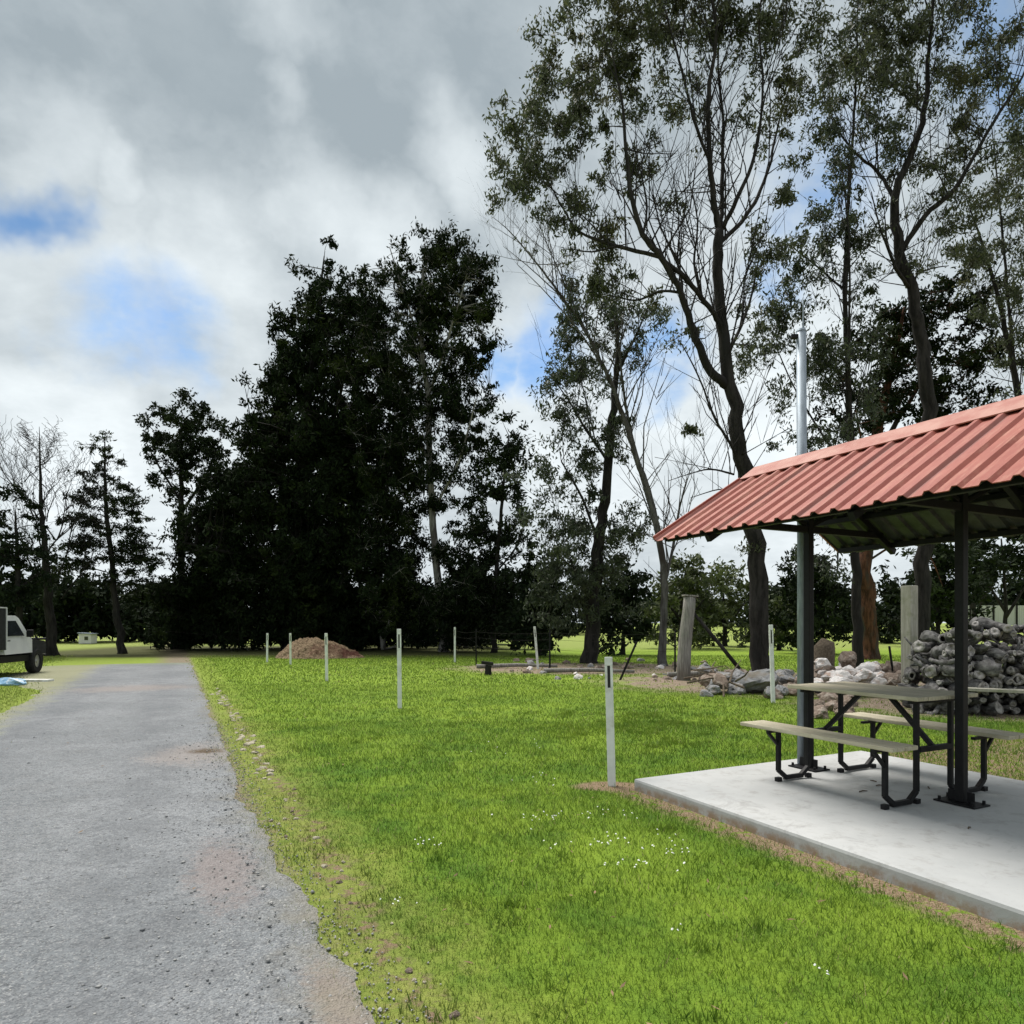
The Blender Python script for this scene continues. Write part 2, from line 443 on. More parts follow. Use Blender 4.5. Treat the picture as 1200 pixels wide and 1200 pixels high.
# ------------------------------------------------------------------ shelter, slab, table: local frame u along the drive, v away from it
O = Vector((3.36, 5.08, 0)); SZ = .10
RZ = math.atan2(D.y, D.x)
def L(u, v, z): return Vector((u, -v, z))

U0, U1, V0, V1 = -2.2, 1.757, -1.70, 1.25
b = MB(); b.box(L((U0 + U1) / 2, (V0 + V1) / 2, .02), (U1 - U0, V1 - V0, .16), bev=.022)
e = b.build('concrete_slab', M['concrete']); e.location = O; e.rotation_euler = (0, 0, RZ)
tag(e, 'pale grey concrete slab under the red roofed shelter', 'slab')

sh = empty('picnic_shelter', O, RZ)
tag(sh, 'open picnic shelter with red ribbed gable roof on black posts', 'shelter')
RU0, RU1, RV, RZT, RZB = -2.1, 2.01, 1.275, 2.98, 2.21
def roof_side(sgn):
    prof = []; pitch = .16
    uu = RU0
    while uu < RU1 - 1e-4:
        for du, h in ((0, 0), (.078, 0), (.098, .024), (.128, .024), (.148, 0)):
            if uu + du <= RU1: prof.append((uu + du, h))
        uu += pitch
    prof.append((RU1, 0))
    dv, dz = RV, RZB - RZT
    ln = math.hypot(dv, dz); nv, nz = -dz / ln, dv / ln        # normal tilts outward
    b = MB(); th = .006; N = len(prof); rows = 5
    for side in (0, 1):
        for r in range(rows):
            f = r / (rows - 1)
            for (u, h) in prof:
                k = h - (th if side else 0)
                sag = .004 * math.sin(u * 3 + r)
                b.v.append(L(u, sgn * (dv * f + nv * k), RZT + dz * f + nz * k + sag * f))
    def ix(side, r, i): return side * rows * N + r * N + i
    for r in range(rows - 1):
        for i in range(N - 1):
            q = [ix(0, r, i), ix(0, r, i + 1), ix(0, r + 1, i + 1), ix(0, r + 1, i)]
            q2 = [ix(1, r, i), ix(1, r + 1, i), ix(1, r + 1, i + 1), ix(1, r, i + 1)]
            if sgn > 0: q = q[::-1]; q2 = q2[::-1]
            b.face(q, 0); b.face(q2, 1)
    for i in range(N - 1):
        b.face((ix(0, rows - 1, i), ix(0, rows - 1, i + 1), ix(1, rows - 1, i + 1), ix(1, rows - 1, i)), 0)
    for i in (0, N - 1):
        for r in range(rows - 1):
            b.face((ix(0, r, i), ix(0, r + 1, i), ix(1, r + 1, i), ix(1, r, i)), 0)
    return b.build('roof_sheet', [M['roof_red'], M['roof_under']], sh)
roof_side(-1); roof_side(1)
# ridge cap
b = MB(); sl = (RZT - RZB) / RV
pr = [(-.21, RZT - .21 * sl + .034), (-.03, RZT - .03 * sl + .05), (0, RZT + .052), (.03, RZT - .03 * sl + .05), (.21, RZT - .21 * sl + .034)]
for (u, k) in ((RU0 - .012, 0), (RU1 + .012, 0)):
    for (v, z) in pr: b.v.append(L(u, v, z))
    for (v, z) in pr: b.v.append(L(u, v * .97, z - .008))
n = 5
for i in range(4):
    b.face((i, i + 1, 10 + i + 1, 10 + i)); b.face((5 + i, 15 + i, 15 + i + 1, 5 + i + 1))
b.face((0, 10, 15, 5)); b.face((4, 9, 19, 14))
for k in (0, 10):
    for i in range(4): b.face((k + i, k + 5 + i, k + 5 + i + 1, k + i + 1))
b.build('ridge_cap', M['roof_cap'], sh)
# barge flashing on the visible gable end
for sgn in (-1, 1):
    b = MB(); b.bar(L(RU1 + .012, sgn * .2, RZT - .2 * sl + .022), L(RU1 + .012, sgn * 1.27, RZT - 1.27 * sl + .022), .02, .05)
    b.build('barge_flashing', M['roof_red'], sh)
posts_u = (-1.36, 0, 1.365)
for u in posts_u:
    b = MB(); b.box(L(u, 0, (SZ + .016 + 2.87) / 2), (.064, .064, 2.87 - SZ - .016), bev=.005)
    po = b.build('post', M['black_steel'], sh)
    b = MB(); b.box(L(u, 0, SZ + .008), (.30, .20, .012), bev=.003)
    for g in (-1, 1):
        b.box(L(u + g * .07, 0, SZ + .055), (.05, .012, .08), bev=.002)
        for q in (-1, 1): b.tube([L(u + g * .12, q * .07, SZ + .014), L(u + g * .12, q * .07, SZ + .04)], [.012, .012], 6)
    b.build('base_plate', M['black_steel'], po)
    b = MB()
    b.bar(L(u, -1.03, 2.315), L(u, 1.03, 2.315), .05, .06)
    for g in (-1, 1):
        b.bar(L(u, g * .05, 2.87), L(u, g * 1.22, 2.87 - 1.17 * sl), .05, .06)
        b.bar(L(u, g * .045, 2.36), L(u, g * .52, 2.56), .035, .035)
    b.build('truss', M['black_steel'], sh)
for g in (-1, 1):
    for vv in (.30, .75, 1.17):
        b = MB(); b.bar(L(RU0 + .06, g * vv, RZT - vv * sl - .045), L(RU1 - .06, g * vv, RZT - vv * sl - .045), .05, .05)
        b.build('purlin', M['black_steel'], sh)

# galvanised pole
gp = empty('metal_pole', O + Vector((D.x * 1.50 + P.x * .075, D.y * 1.50 + P.y * .075, SZ)))
tag(gp, 'tall galvanised metal pole rising through the shelter roof', 'pole')
b = MB(); b.tube([(0, 0, 0), (-.0, 0, 2), (-.012, 0, 4.12)], [.046, .046, .044], 16); b.build('pole_tube', M['galv'], gp, smooth_=True)
b = MB(); b.tube([(-.012, 0, 4.12), (-.012, 0, 4.14)], [.047, .04], 16)
b.tube([(.005, 0, 4.15), (.01, 0, 4.42)], [.008, .006], 6); b.build('pole_cap', M['galv'], gp)
b = MB(); b.box((-.075, 0, 4.07), (.07, .05, .04), bev=.008); b.build('bracket', M['black_steel'], gp)

# picnic table
pt = empty('picnic_table', O + Vector((D.x * .65, D.y * .65, SZ)), RZ)
tag(pt, 'black framed picnic table with joined bench seats and weathered plank top', 'picnic table')
def planks(name, u0, u1, v0, v1, z, n, th=.032):
    b = MB(); w = (v1 - v0) / n
    for i in range(n):
        vc = v0 + (i + .5) * w
        b.box(L((u0 + u1) / 2 + random.Random(i).uniform(-.004, .004), vc, z - th / 2), (u1 - u0, w - .006, th), bev=.008)
    return b.build(name, M['plank'], pt)
planks('table_top', -.585, .60, -.41, .34, .805, 6)
planks('seat', -.65, .78, -.79, -.51, .475, 2)
planks('seat', -.72, .76, .5, .78, .475, 2)
ZT, ZS = .773, .443
for u in (-.50, .47):
    b = MB(); w = .034
    for g, (vb, vt) in ((1, (-.66, -.30)), (2, (.56, .12))):
        sgn = 1 if vb < vt else -1
        ch = .09
        # bench leg, chamfer, floor rail, chamfer, table leg
        b.bar(L(u, vb, ZS), L(u, vb, ch), w, w)
        b.bar(L(u, vb, ch + .005), L(u, vb + sgn * ch, .028), w, w)
        b.bar(L(u, vb + sgn * (ch - .02), .026), L(u, vt - sgn * (ch - .02), .026), w - .002, .036)
        b.bar(L(u, vt - sgn * ch, .028), L(u, vt, ch + .005), w, w)
        b.bar(L(u, vt, ch), L(u, vt, ZT), w, w)
        for q in (vb, vt): b.box(L(u, q, .018), (.04, .05, .036), bev=.004)
        # seat bracket
        b.bar(L(u, vb - sgn * .13, ZS - .012), L(u, vb + sgn * .15, ZS - .012), w, .022)
        b.bar(L(u, vb, ZS - .14), L(u, vb - sgn * .12, ZS - .02), .024, .024)
    b.bar(L(u, -.38, ZT - .014), L(u, .31, ZT - .014), w, .026)
    b.build('leg_frame', M['black_steel'], pt)
for u, g in ((-.50, 1), (.47, -1)):
    b = MB(); b.bar(L(u, -.09, .40), L(u + g * .36, -.09, ZT - .01), .035, .035); b.bar(L(u, -.28, .40), L(u, .10, .40), .04, .04)
    b.build('brace', M['black_steel'], pt)

# twigs and leaves lying on the slab
rnd = random.Random(5)
for i, (u, v, ln, a) in enumerate(((-1.05, -.25, .16, .5), (-.88, -.05, .05, 1.2), (.62, -.05, .07, .2), (.75, .05, .06, 2.0), (.55, -.35, .09, .4), (.4, .25, .07, 1.1), (-.4, -.6, .05, .7))):
    b = MB(); q = Vector((math.cos(a), math.sin(a), 0)) * ln / 2; nn = Vector((-q.y, q.x, 0)) * .25
    b.tube([-q + Vector((0, 0, .006)), nn * .6 + Vector((0, 0, .009)), q + Vector((0, 0, .005))], [.005, .006, .003], 5)
    e = b.build('twig', M['twig']); w = Matrix.Rotation(RZ, 3, 'Z') @ L(u, v, 0)
    e.location = O + w + Vector((0, 0, SZ + .001))
    tag(e, 'small dark twig lying on the concrete slab', 'twig', 'twigs on the slab')

# ------------------------------------------------------------------ white marker posts
def make_marker():
    root = empty('marker_post', (0, 0, 0))
    H, W, T = 1.16, .07, .04
    b = MB(); b.box((0, 0, (H - .28) / 2 - .1), (W, T, H - .28 + .2), bev=.004)
    for g in (-1, 1): b.box((g * (W / 2 - .011), 0, H - .28 + .1), (.022, T, .2), bev=.002)
    b.box((0, 0, H - .04), (W, T, .08), bev=.006)
    b.build('post_body', M['white_paint'], root)
    b = MB(); b.box((0, .004, H - .18), (.027, T - .012, .198)); b.build('slot', M['slot'], root)
    return root
mk = make_marker()
markers = [  # px, py base, py top, lean x, label
    (717, 921, 770, -.028, 'white slotted marker post beside the slab corner, nearest of all'),
    (468.5, 830, 737, -.012, 'white marker post in the middle of the lawn with nothing beside it'),
    (383, 798, 742, -.01, 'white marker post standing in front of the brown mulch heap on its right side'),
    (340.5, 779, 742, 0, 'slim white marker post before the left part of the mulch heap'),
    (313, 776, 742, 0, 'farthest white marker post, left of the mulch heap'),
    (533, 776, 735, 0, 'white marker post at the lawn edge near the pale slim tree trunk'),
    (630.5, 784, 734, -.09, 'leaning white marker post at the edge of the bare earth'),
    (906, 824, 732, -.01, 'white slotted marker post between rubble and the shelter post'),
]
for i, (x, yb, yt, lean, lab) in enumerate(markers):
    o = mk if i == 0 else copy_tree(mk)
    Y = EYE * F / (yb - HZ); h = (yb - yt) / F * Y
    o.location = ((x - 600) / F * Y, Y, 0); o.scale = (1, 1, h / 1.16)
    o.rotation_euler = (R((i * 37) % 7 - 3), math.atan(lean) , R((i * 53) % 20 - 10))
    tag(o, lab, 'marker post', 'white marker posts on the lawn')

# ------------------------------------------------------------------ trees
class Leaves:
    def __init__(self): self.c = []; self.d = []; self.l = []; self.w = []
    def add(self, c, d, l, w): self.c.append(c); self.d.append(d); self.l.append(l); self.w.append(w)
    def build(self, name, mat, parent, origin, rs):
        c = np.concatenate(self.c); d = np.concatenate(self.d); l = np.concatenate(self.l)[:, None]; w = np.concatenate(self.w)[:, None]
        n = len(c)
        d = d / (np.linalg.norm(d, axis=1, keepdims=True) + 1e-9)
        r = rs.normal(size=(n, 3)); s = np.cross(d, r); s /= (np.linalg.norm(s, axis=1, keepdims=True) + 1e-9)
        c = c - np.array(origin)
        v = np.empty((n, 4, 3))
        v[:, 0] = c - d * l * .5; v[:, 1] = c + s * w * .5 - d * l * .08; v[:, 2] = c + d * l * .5; v[:, 3] = c - s * w * .5 - d * l * .08
        q = np.arange(n * 4).reshape(n, 4)
        return np_mesh(name, v.reshape(-1, 3), q, mat, np.repeat(rs.random(n), 4), parent)

def spline(pts, n=6):
    """Catmull-Rom through 3-D points with radius in 4th component"""
    out = []
    P_ = [pts[0]] + list(pts) + [pts[-1]]
    for i in range(1, len(P_) - 2):
        for k in range(n):
            t = k / n
            a, b_, c_, d_ = P_[i - 1], P_[i], P_[i + 1], P_[i + 2]
            out.append(tuple(.5 * ((2 * b_[j]) + (-a[j] + c_[j]) * t + (2 * a[j] - 5 * b_[j] + 4 * c_[j] - d_[j]) * t * t + (-a[j] + 3 * b_[j] - 3 * c_[j] + d_[j]) * t ** 3) for j in range(4)))
    out.append(tuple(pts[-1])); return out

def tree(name, label, cat, Y, limbs, blobs, seed, leafmat, barkmat, leaf=(.2, .06), ncl=1.0, per=70, droop=-.7, crad=None,
         group=None, twigs=5, twig_r=.012, up_branch=.25, depth=.8, flat=1.0, shoots=0, slim=1.0):
    """limbs: lists of (px, py, radius m, [dY]); blobs: (px, py, rx, ry, density[, dY])"""
    rnd = random.Random(seed); rs = np.random.RandomState(seed)
    x0, y0 = limbs[0][0][0], limbs[0][0][1]
    bx = (x0 - 600) / F * Y; base = Vector((bx, Y, gz(bx, Y)))
    root = empty(name, base); tag(root, label, cat, group)
    wood = MB(); nodes = []
    mpp = Y / F
    for li, pl in enumerate(limbs):
        pts = []
        for k, q in enumerate(pl):
            dY = q[3] if len(q) > 3 else 0
            w = at(q[0], q[1], Y) ; w.y += dY
            if li == 0 and k == 0: w = Vector((bx, Y, base.z - .15))
            pts.append((w.x, w.y, w.z, q[2] * slim))
        sp = spline(pts, 5)
        if li == 0 and len(sp) > 3:
            sp[0] = (*sp[0][:3], sp[0][3] * 1.45)
            sp[1] = (*sp[1][:3], sp[1][3] * 1.12)
        jit = [Vector(s[:3]) + Vector((rnd.gauss(0, 1), rnd.gauss(0, 1), 0)) * s[3] * .18 * (0 < i < len(sp) - 1) for i, s in enumerate(sp)]
        wood.tube(jit, [max(.006, s[3]) for s in sp], 9 if sp[0][3] > .08 else 6, wob=.07, seed=seed + li)
        for i, s in enumerate(sp):
            if li > 0 or i > len(sp) * .3: nodes.append((jit[i], s[3]))
    if shoots:
        for (q, r_) in list(nodes):
            if r_ > .11 or rnd.random() > .45 * shoots: continue
            dv = Vector((rnd.gauss(0, .8), rnd.gauss(0, .8), rnd.uniform(.2, 1.2))).normalized(); ln = rnd.uniform(.5, 1.7)
            if rnd.random() < .4: ln *= 1.9; dv = (dv + Vector((0, 0, 1.3))).normalized()
            a1 = q + dv * ln * .5 + Vector((0, 0, .05)); a2 = q + dv * ln + Vector((rnd.gauss(0, .15), rnd.gauss(0, .15), .15)) * ln
            rr = min(.012 + .005 * ln, r_ * .5); wood.tube([q, a1, a2], [rr, rr * .7, rr * .3], 4, cap=False)
            for _ in range(3 if ln < 1.5 else 6):
                f = rnd.uniform(.3, .9); z0 = q + (a2 - q) * f; d2 = (dv + Vector((rnd.gauss(0, .6), rnd.gauss(0, .6), rnd.uniform(0, .5)))).normalized()
                wood.tube([z0, z0 + d2 * ln * .35], [rr * .5, rr * .2], 3, cap=False)
            nodes.append((a2, rr * .3))
    N = np.array([n_[0][:] for n_ in nodes]); NR = np.array([n_[1] for n_ in nodes])
    lv = Leaves()
    cents = []
    for bl in blobs:
        px, py, rx, ry, dens = bl[:5]; dY = bl[5] if len(bl) > 5 else 0
        cr = crad if crad else .5
        area = math.pi * rx * ry * mpp * mpp
        n = max(1, int(area / (cr * cr * 1.2) * dens * ncl))
        for _ in range(n):
            a = rnd.uniform(0, 2 * math.pi); q = math.sqrt(rnd.random())
            w = at(px + math.cos(a) * q * rx, py + math.sin(a) * q * ry, Y)
            w.y += dY + rnd.gauss(0, .5) * depth * min(rx, ry) * mpp * 1.6
            if w.z < base.z + .35: w.z = base.z + .35 + rnd.random() * .3
            cents.append((w, cr * rnd.uniform(.6, 1.25)))
    cents.sort(key=lambda c_: (c_[0] - base).length)
    for (C, cr) in cents:
        dv = N - np.array(C[:]); dist = np.sqrt((dv ** 2).sum(1)) + np.maximum(0, dv[:, 2]) * 1.2
        k = int(dist.argmin()); A = Vector(N[k]); ra = min(NR[k] * .6, .012 + .012 * dist[k]); ra = max(ra, .008)
        seg = (C - A); ln = seg.length
        if ln > .15:
            mid = A + seg * .5 + Vector((rnd.gauss(0, .1), rnd.gauss(0, .1), up_branch * .5)) * ln * .5
            q1 = A * .56 + mid * .375 + C * .065 if False else A + (mid - A) * .55
            wood.tube([A, q1, mid, mid + (C - mid) * .5 + Vector((0, 0, up_branch * .08 * ln)), C], [ra, ra * .85, ra * .7, ra * .5, ra * .35], 4, cap=False)
            if len(N) < 1200:
                N = np.vstack([N, np.array(mid[:])[None], np.array(C[:])[None]]); NR = np.concatenate([NR, [ra * .7, ra * .35]])
        tips = []
        for _ in range(twigs):
            dvec = Vector((rnd.gauss(0, 1), rnd.gauss(0, 1), rnd.gauss(.1, .7) * flat)).normalized() * cr * rnd.uniform(.5, 1.1)
            T = C + dvec; tips.append(T)
            wood.tube([C, C + dvec * .55 + Vector((0, 0, .06 * cr)), T], [twig_r, twig_r * .7, twig_r * .4], 3, cap=False)
        m_ = int(per * rnd.uniform(.5, 1.4))
        tp = np.array([t_[:] for t_ in tips]); pick = rs.randint(0, len(tips), m_)
        fr = rs.uniform(.35, 1.1, m_)[:, None]
        cpos = np.array(C[:]) + (tp[pick] - np.array(C[:])) * fr + rs.normal(size=(m_, 3)) * cr * np.array([.2, .2, .17 * flat])
        dd = rs.normal(size=(m_, 3)) * .6; dd[:, 2] += droop
        sc = rs.uniform(.6, 1.35, m_)
        lv.add(cpos, dd, leaf[0] * sc, leaf[1] * sc)
    wood.build('trunk', barkmat, root, base, smooth_=True)
    if lv.c: lv.build('crown', leafmat, root, base, rs)
    return root

# -- tall gum whose fork shows against the sky
tree('gum_tree', 'tallest gum, with high forked dark trunk, behind the roof\'s left end', 'tree', 18,
 [[(893, 795, .33), (889, 700, .31), (879, 600, .27), (868, 520, .25), (855, 450, .21), (845, 380, .19), (840, 310, .17), (843, 270, .16)],
  [(843, 272, .11), (836, 245, .1, -.1), (828, 200, .085, -.3), (824, 130, .07, -.5), (830, 60, .05, -.7), (815, 0, .04, -.8), (806, -60, .02, -.9)],
  [(828, 200, .055, -.3), (808, 165, .05, -.6), (790, 120, .04, -.9), (768, 60, .025, -1.2)],
  [(843, 272, .09), (850, 235, .08, .3), (853, 180, .065, .5), (858, 110, .05, .8), (855, 40, .035, 1), (862, -50, .02, 1.2)],
  [(846, 268, .08), (860, 240, .07, -.2), (880, 190, .055, -.3), (886, 120, .04, -.5), (880, 50, .03, -.6), (890, -40, .02, -.7)],
  [(843, 285, .09), (868, 258, .08, .3), (893, 222, .07, .6), (916, 170, .05, .9), (932, 110, .035, 1.2), (955, 40, .02, 1.5)],
  [(852, 452, .15), (830, 438, .14, -.2), (806, 397, .12, -.5), (789, 360, .1, -.8), (765, 325, .095, -1), (744, 303, .085, -1.1), (730, 260, .07, -1.2), (724, 215, .055, -1.3), (718, 159, .035, -1.4), (705, 132, .02, -1.5)],
  [(848, 392, .1), (838, 376, .095, -.15), (818, 358, .085, -.4), (795, 342, .08, -.7), (766, 326, .07, -.95)],
  [(765, 325, .07, -1), (719, 303, .055, -.6), (679, 280, .04, -.3), (660, 245, .03, 0), (640, 200, .02, .2)],
  [(719, 303, .035, -.6), (690, 312, .025, -.7), (664, 311, .012, -.8)],
  [(805, 395, .06, -.5), (800, 350, .05, -.1), (797, 300, .04, .3), (780, 250, .03, .6), (772, 200, .02, .8)],
  [(797, 300, .03, .3), (800, 270, .025, .4), (806, 235, .015, .4)],
  [(867, 540, .05), (845, 517, .045, -.4), (826, 498, .035, -.8), (805, 454, .025, -1), (786, 422, .015, -1.1)],
  [(860, 556, .035), (830, 553, .03, -.3), (805, 560, .02, -.6), (775, 571, .01, -.8)],
  [(866, 575, .03), (835, 578, .022, -.5), (800, 590, .012, -.8)],
  [(790, 360, .05, -.8), (770, 350, .045, -.4), (745, 352, .035, 0), (715, 340, .02, .3), (690, 345, .01, .5)],
  [(818, 358, .045, -.4), (812, 310, .04, -.1), (820, 255, .03, .2), (812, 200, .02, .4)],
  [(744, 303, .04, -1.1), (752, 262, .035, -.7), (748, 215, .025, -.4), (738, 170, .015, -.2)],
  [(850, 420, .07), (872, 380, .055, .4), (893, 330, .04, .8), (905, 280, .025, 1)]],
 [(620, 160, 42, 38, 1), (600, 205, 30, 35, .8), (655, 110, 42, 38, 1), (640, 60, 25, 22, .5), (700, 70, 55, 45, 1), (745, 45, 50, 50, 1), (690, 160, 30, 40, .8), (655, 240, 40, 32, .8),
  (690, 290, 45, 28, .8), (640, 190, 40, 30, .8), (735, 335, 48, 18, .8), (755, 195, 22, 38, .9), (770, 110, 38, 35, .8), (805, 30, 50, 45, 1), (855, 15, 50, 35, 1), (905, 25, 50, 42, 1),
  (935, 90, 38, 48, .9), (905, 285, 28, 45, .8), (880, 380, 25, 35, .5), (790, 240, 15, 30, .4), (840, 130, 40, 35, .3), (770, -60, 110, 60, .8), (880, -70, 100, 60, .8), (680, -10, 40, 40, .3), (790, 380, 30, 22, .35), (930, 170, 30, 30, .4), (810, 500, 25, 20, .3), (870, 620, 18, 30, .3)],
 11, M['gum'], M['bark_dark'], leaf=(.135, .045), ncl=1.35, per=160, crad=.42, twigs=8, twig_r=.007, shoots=1.6, slim=.78)

tree('gum_tree', 'bare leaning trunk arching left to a thin almost leafless crown, behind the strainer post', 'tree', 23,
 [[(776, 783, .2), (777, 740, .15), (779, 690, .14), (771, 620, .13), (759, 575, .12), (744, 530, .105), (728, 480, .09), (712, 440, .075), (690, 395, .06), (660, 350, .05), (630, 310, .035), (598, 272, .02), (578, 255, .008)],
  [(774, 640, .08), (768, 600, .075, .5), (752, 540, .065, .6), (738, 480, .055, .5), (730, 430, .045, .3), (722, 380, .03, .1), (700, 330, .018, -.2)],
  [(690, 395, .04), (668, 340, .03, .3), (648, 290, .022, .5), (628, 240, .01, .6)],
  [(660, 350, .025), (625, 325, .018, -.4), (590, 300, .008, -.6)],
  [(712, 440, .04), (680, 400, .03, -.5), (640, 360, .02, -.9), (606, 330, .008, -1.1)],
  [(778, 690, .07), (790, 650, .06, .4), (800, 600, .045, .6), (812, 555, .02, .8)],
  [(630, 310, .018), (600, 298, .01, .3), (574, 290, .006, .4)], [(648, 290, .014, .5), (615, 262, .01, .6), (585, 228, .006, .7)]],
 [(740, 620, 20, 25, .2), (640, 300, 35, 30, .3), (610, 270, 25, 25, .3), (790, 640, 18, 22, .4), (690, 370, 25, 25, .3)], 23, M['gum'], M['bark_grey'], leaf=(.17, .05), per=26, crad=.5, twigs=7, twig_r=.008, shoots=3, slim=.85)

tree('gum_tree', 'broad trunked leafy gum standing in the bare earth, left of the leaning bare trunk', 'tree', 24.5,
 [[(691, 778, .34), (695, 720, .3), (700, 660, .26), (706, 600, .22), (713, 540, .19), (718, 480, .15), (722, 440, .12), (724, 400, .08), (722, 360, .04)],
  [(713, 540, .08), (690, 500, .06, .6), (670, 460, .04, 1), (650, 430, .02, 1.2)], [(722, 440, .07), (740, 405, .05, -.5), (755, 370, .02, -.8)],
  [(703, 640, .07), (680, 590, .05, -.8), (655, 550, .03, -1.2)], [(697, 690, .06), (668, 660, .045, .5), (640, 640, .02, 1)]],
 [(700, 385, 55, 50, .9), (742, 385, 35, 42, .8), (678, 440, 42, 45, .8), (648, 470, 25, 45, .7), (690, 520, 42, 45, .9), (660, 560, 35, 45, .9), (722, 600, 35, 45, .6), (650, 625, 42, 42, 1), (690, 650, 42, 40, 1), (735, 640, 26, 32, .7), (600, 560, 0, 0, 0), (715, 690, 40, 40, 1.1), (660, 700, 45, 38, 1.3)],
 31, M['gumdark'], M['bark_dark'], leaf=(.17, .055), ncl=1.2, per=140, crad=.52, twigs=7, twig_r=.009, shoots=1, slim=.85)

tree('gum_tree', 'slender many stemmed gum rising just behind the galvanised pole', 'tree', 20,
 [[(1006, 795, .2), (1005, 720, .17), (1002, 640, .15), (998, 540, .12), (994, 440, .1), (990, 340, .08), (994, 240, .06), (1000, 150, .045), (1004, 60, .03), (1006, -20, .015)],
  [(997, 520, .06), (985, 450, .05, -.5), (980, 380, .04, -.8), (975, 300, .03, -1), (962, 220, .015, -1.2)],
  [(993, 420, .05), (1003, 350, .04, .6), (1012, 280, .03, .9), (1018, 210, .015, 1)],
  [(999, 560, .05), (970, 500, .04, .5), (945, 440, .03, .9), (925, 380, .02, 1.2)],
  [(990, 340, .04), (960, 300, .03, .4), (930, 270, .015, .6)]],
 [(960, 290, 42, 50, .9), (1000, 250, 32, 50, .8), (925, 340, 38, 50, .8), (945, 425, 48, 50, 1), (990, 440, 45, 60, .9), (1000, 150, 42, 45, .8), (900, 430, 30, 55, .7), (965, 195, 30, 35, .7), (1012, 350, 25, 45, .7), (960, 510, 45, 35, .9), (990, 560, 40, 30, .7), (900, 370, 25, 30, .5), (1010, 60, 35, 40, .7), (955, 130, 30, 30, .5), (1015, 600, 40, 35, .7), (970, 640, 35, 40, .7)],
 43, M['gumdark'], M['bark_dark'], leaf=(.14, .046), ncl=1.1, per=140, crad=.46, twigs=8, twig_r=.007, shoots=1.6, slim=.8)

tree('gum_tree', 'gum with reddish peeling bark on its thick trunk behind the shelter', 'tree', 27,
 [[(1017, 772, .36), (1016, 720, .33), (1013, 660, .31), (1018, 600, .28), (1026, 540, .24), (1036, 470, .17), (1050, 410, .1), (1060, 360, .05)],
  [(1026, 540, .12), (1060, 490, .1, .5), (1095, 440, .07, 1), (1125, 390, .03, 1.4)], [(1020, 590, .08), (1000, 540, .05, -.8), (985, 490, .03, -1.2)],
  [(1013, 660, .05), (1040, 640, .04, -.8), (1060, 650, .03, -1.4), (1075, 690, .015, -1.6)]],
 [(1055, 395, 50, 40, 1.2), (1120, 380, 45, 45, 1.2), (1030, 430, 45, 40, 1.1), (1085, 455, 65, 38, 1.2), (1000, 480, 35, 40, .9), (1150, 440, 40, 40, .9), (1100, 340, 40, 25, .7), (1050, 520, 45, 40, 1), (1110, 520, 45, 40, 1), (1150, 560, 60, 50, .7)],
 57, M['casu'], M['bark_red'], leaf=(.2, .08), ncl=1.3, per=120, crad=.58, twigs=5, droop=-.4)

tree('gum_tree', 'tall dark gum with S curved trunk above the middle of the red roof', 'tree', 20,
 [[(1080, 795, .29), (1080, 720, .27), (1085, 620, .25), (1090, 530, .24), (1086, 450, .23), (1077, 385, .21), (1067, 336, .19), (1053, 287, .17), (1049, 230, .14), (1066, 185, .12), (1083, 133, .095), (1088, 70, .07), (1092, 20, .05), (1096, -50, .03)],
  [(1056, 296, .1), (1077, 259, .09, -.3), (1105, 235, .08, -.5), (1126, 196, .06, -.7), (1141, 166, .05, -.9), (1168, 122, .035, -1), (1185, 70, .02, -1.1)],
  [(1049, 235, .08), (1044, 207, .065, .3), (1036, 185, .055, .5), (1022, 165, .045, .7), (1005, 130, .03, 1), (990, 90, .015, 1.2)],
  [(1066, 338, .07), (1043, 326, .06, -.4), (1025, 306, .045, -.7), (1012, 288, .03, -.9), (1000, 250, .015, -1)],
  [(1083, 133, .05), (1070, 95, .04, .5), (1050, 60, .03, .9), (1030, 20, .02, 1.2)],
  [(1070, 350, .05), (1090, 310, .04, .7), (1120, 290, .03, 1.2), (1150, 280, .015, 1.5)], [(1036, 330, .03, -.5), (1022, 340, .02, -.9), (1003, 355, .01, -1.2)]],
 [(1040, 75, 50, 42, 1), (1008, 105, 42, 35, .9), (1080, 25, 55, 38, 1), (1105, 120, 32, 45, .8), (1150, 45, 45, 38, 1), (1162, 105, 42, 42, .9), (1185, 170, 36, 50, .8), (1130, 185, 42, 42, .9), (1092, 215, 32, 35, .7), (1145, 265, 42, 40, .9), (1030, 175, 32, 32, .8), (995, 40, 45, 38, .9), (1060, 140, 35, 30, .6), (1110, -45, 110, 45, .9), (1185, -10, 50, 50, .8), (1010, -40, 60, 40, .8), (1090, 300, 30, 28, .4), (1020, 250, 25, 30, .5)],
 67, M['gum'], M['bark_dark'], leaf=(.14, .046), ncl=1.15, per=140, crad=.46, twigs=8, twig_r=.007, shoots=1.6, slim=.82)

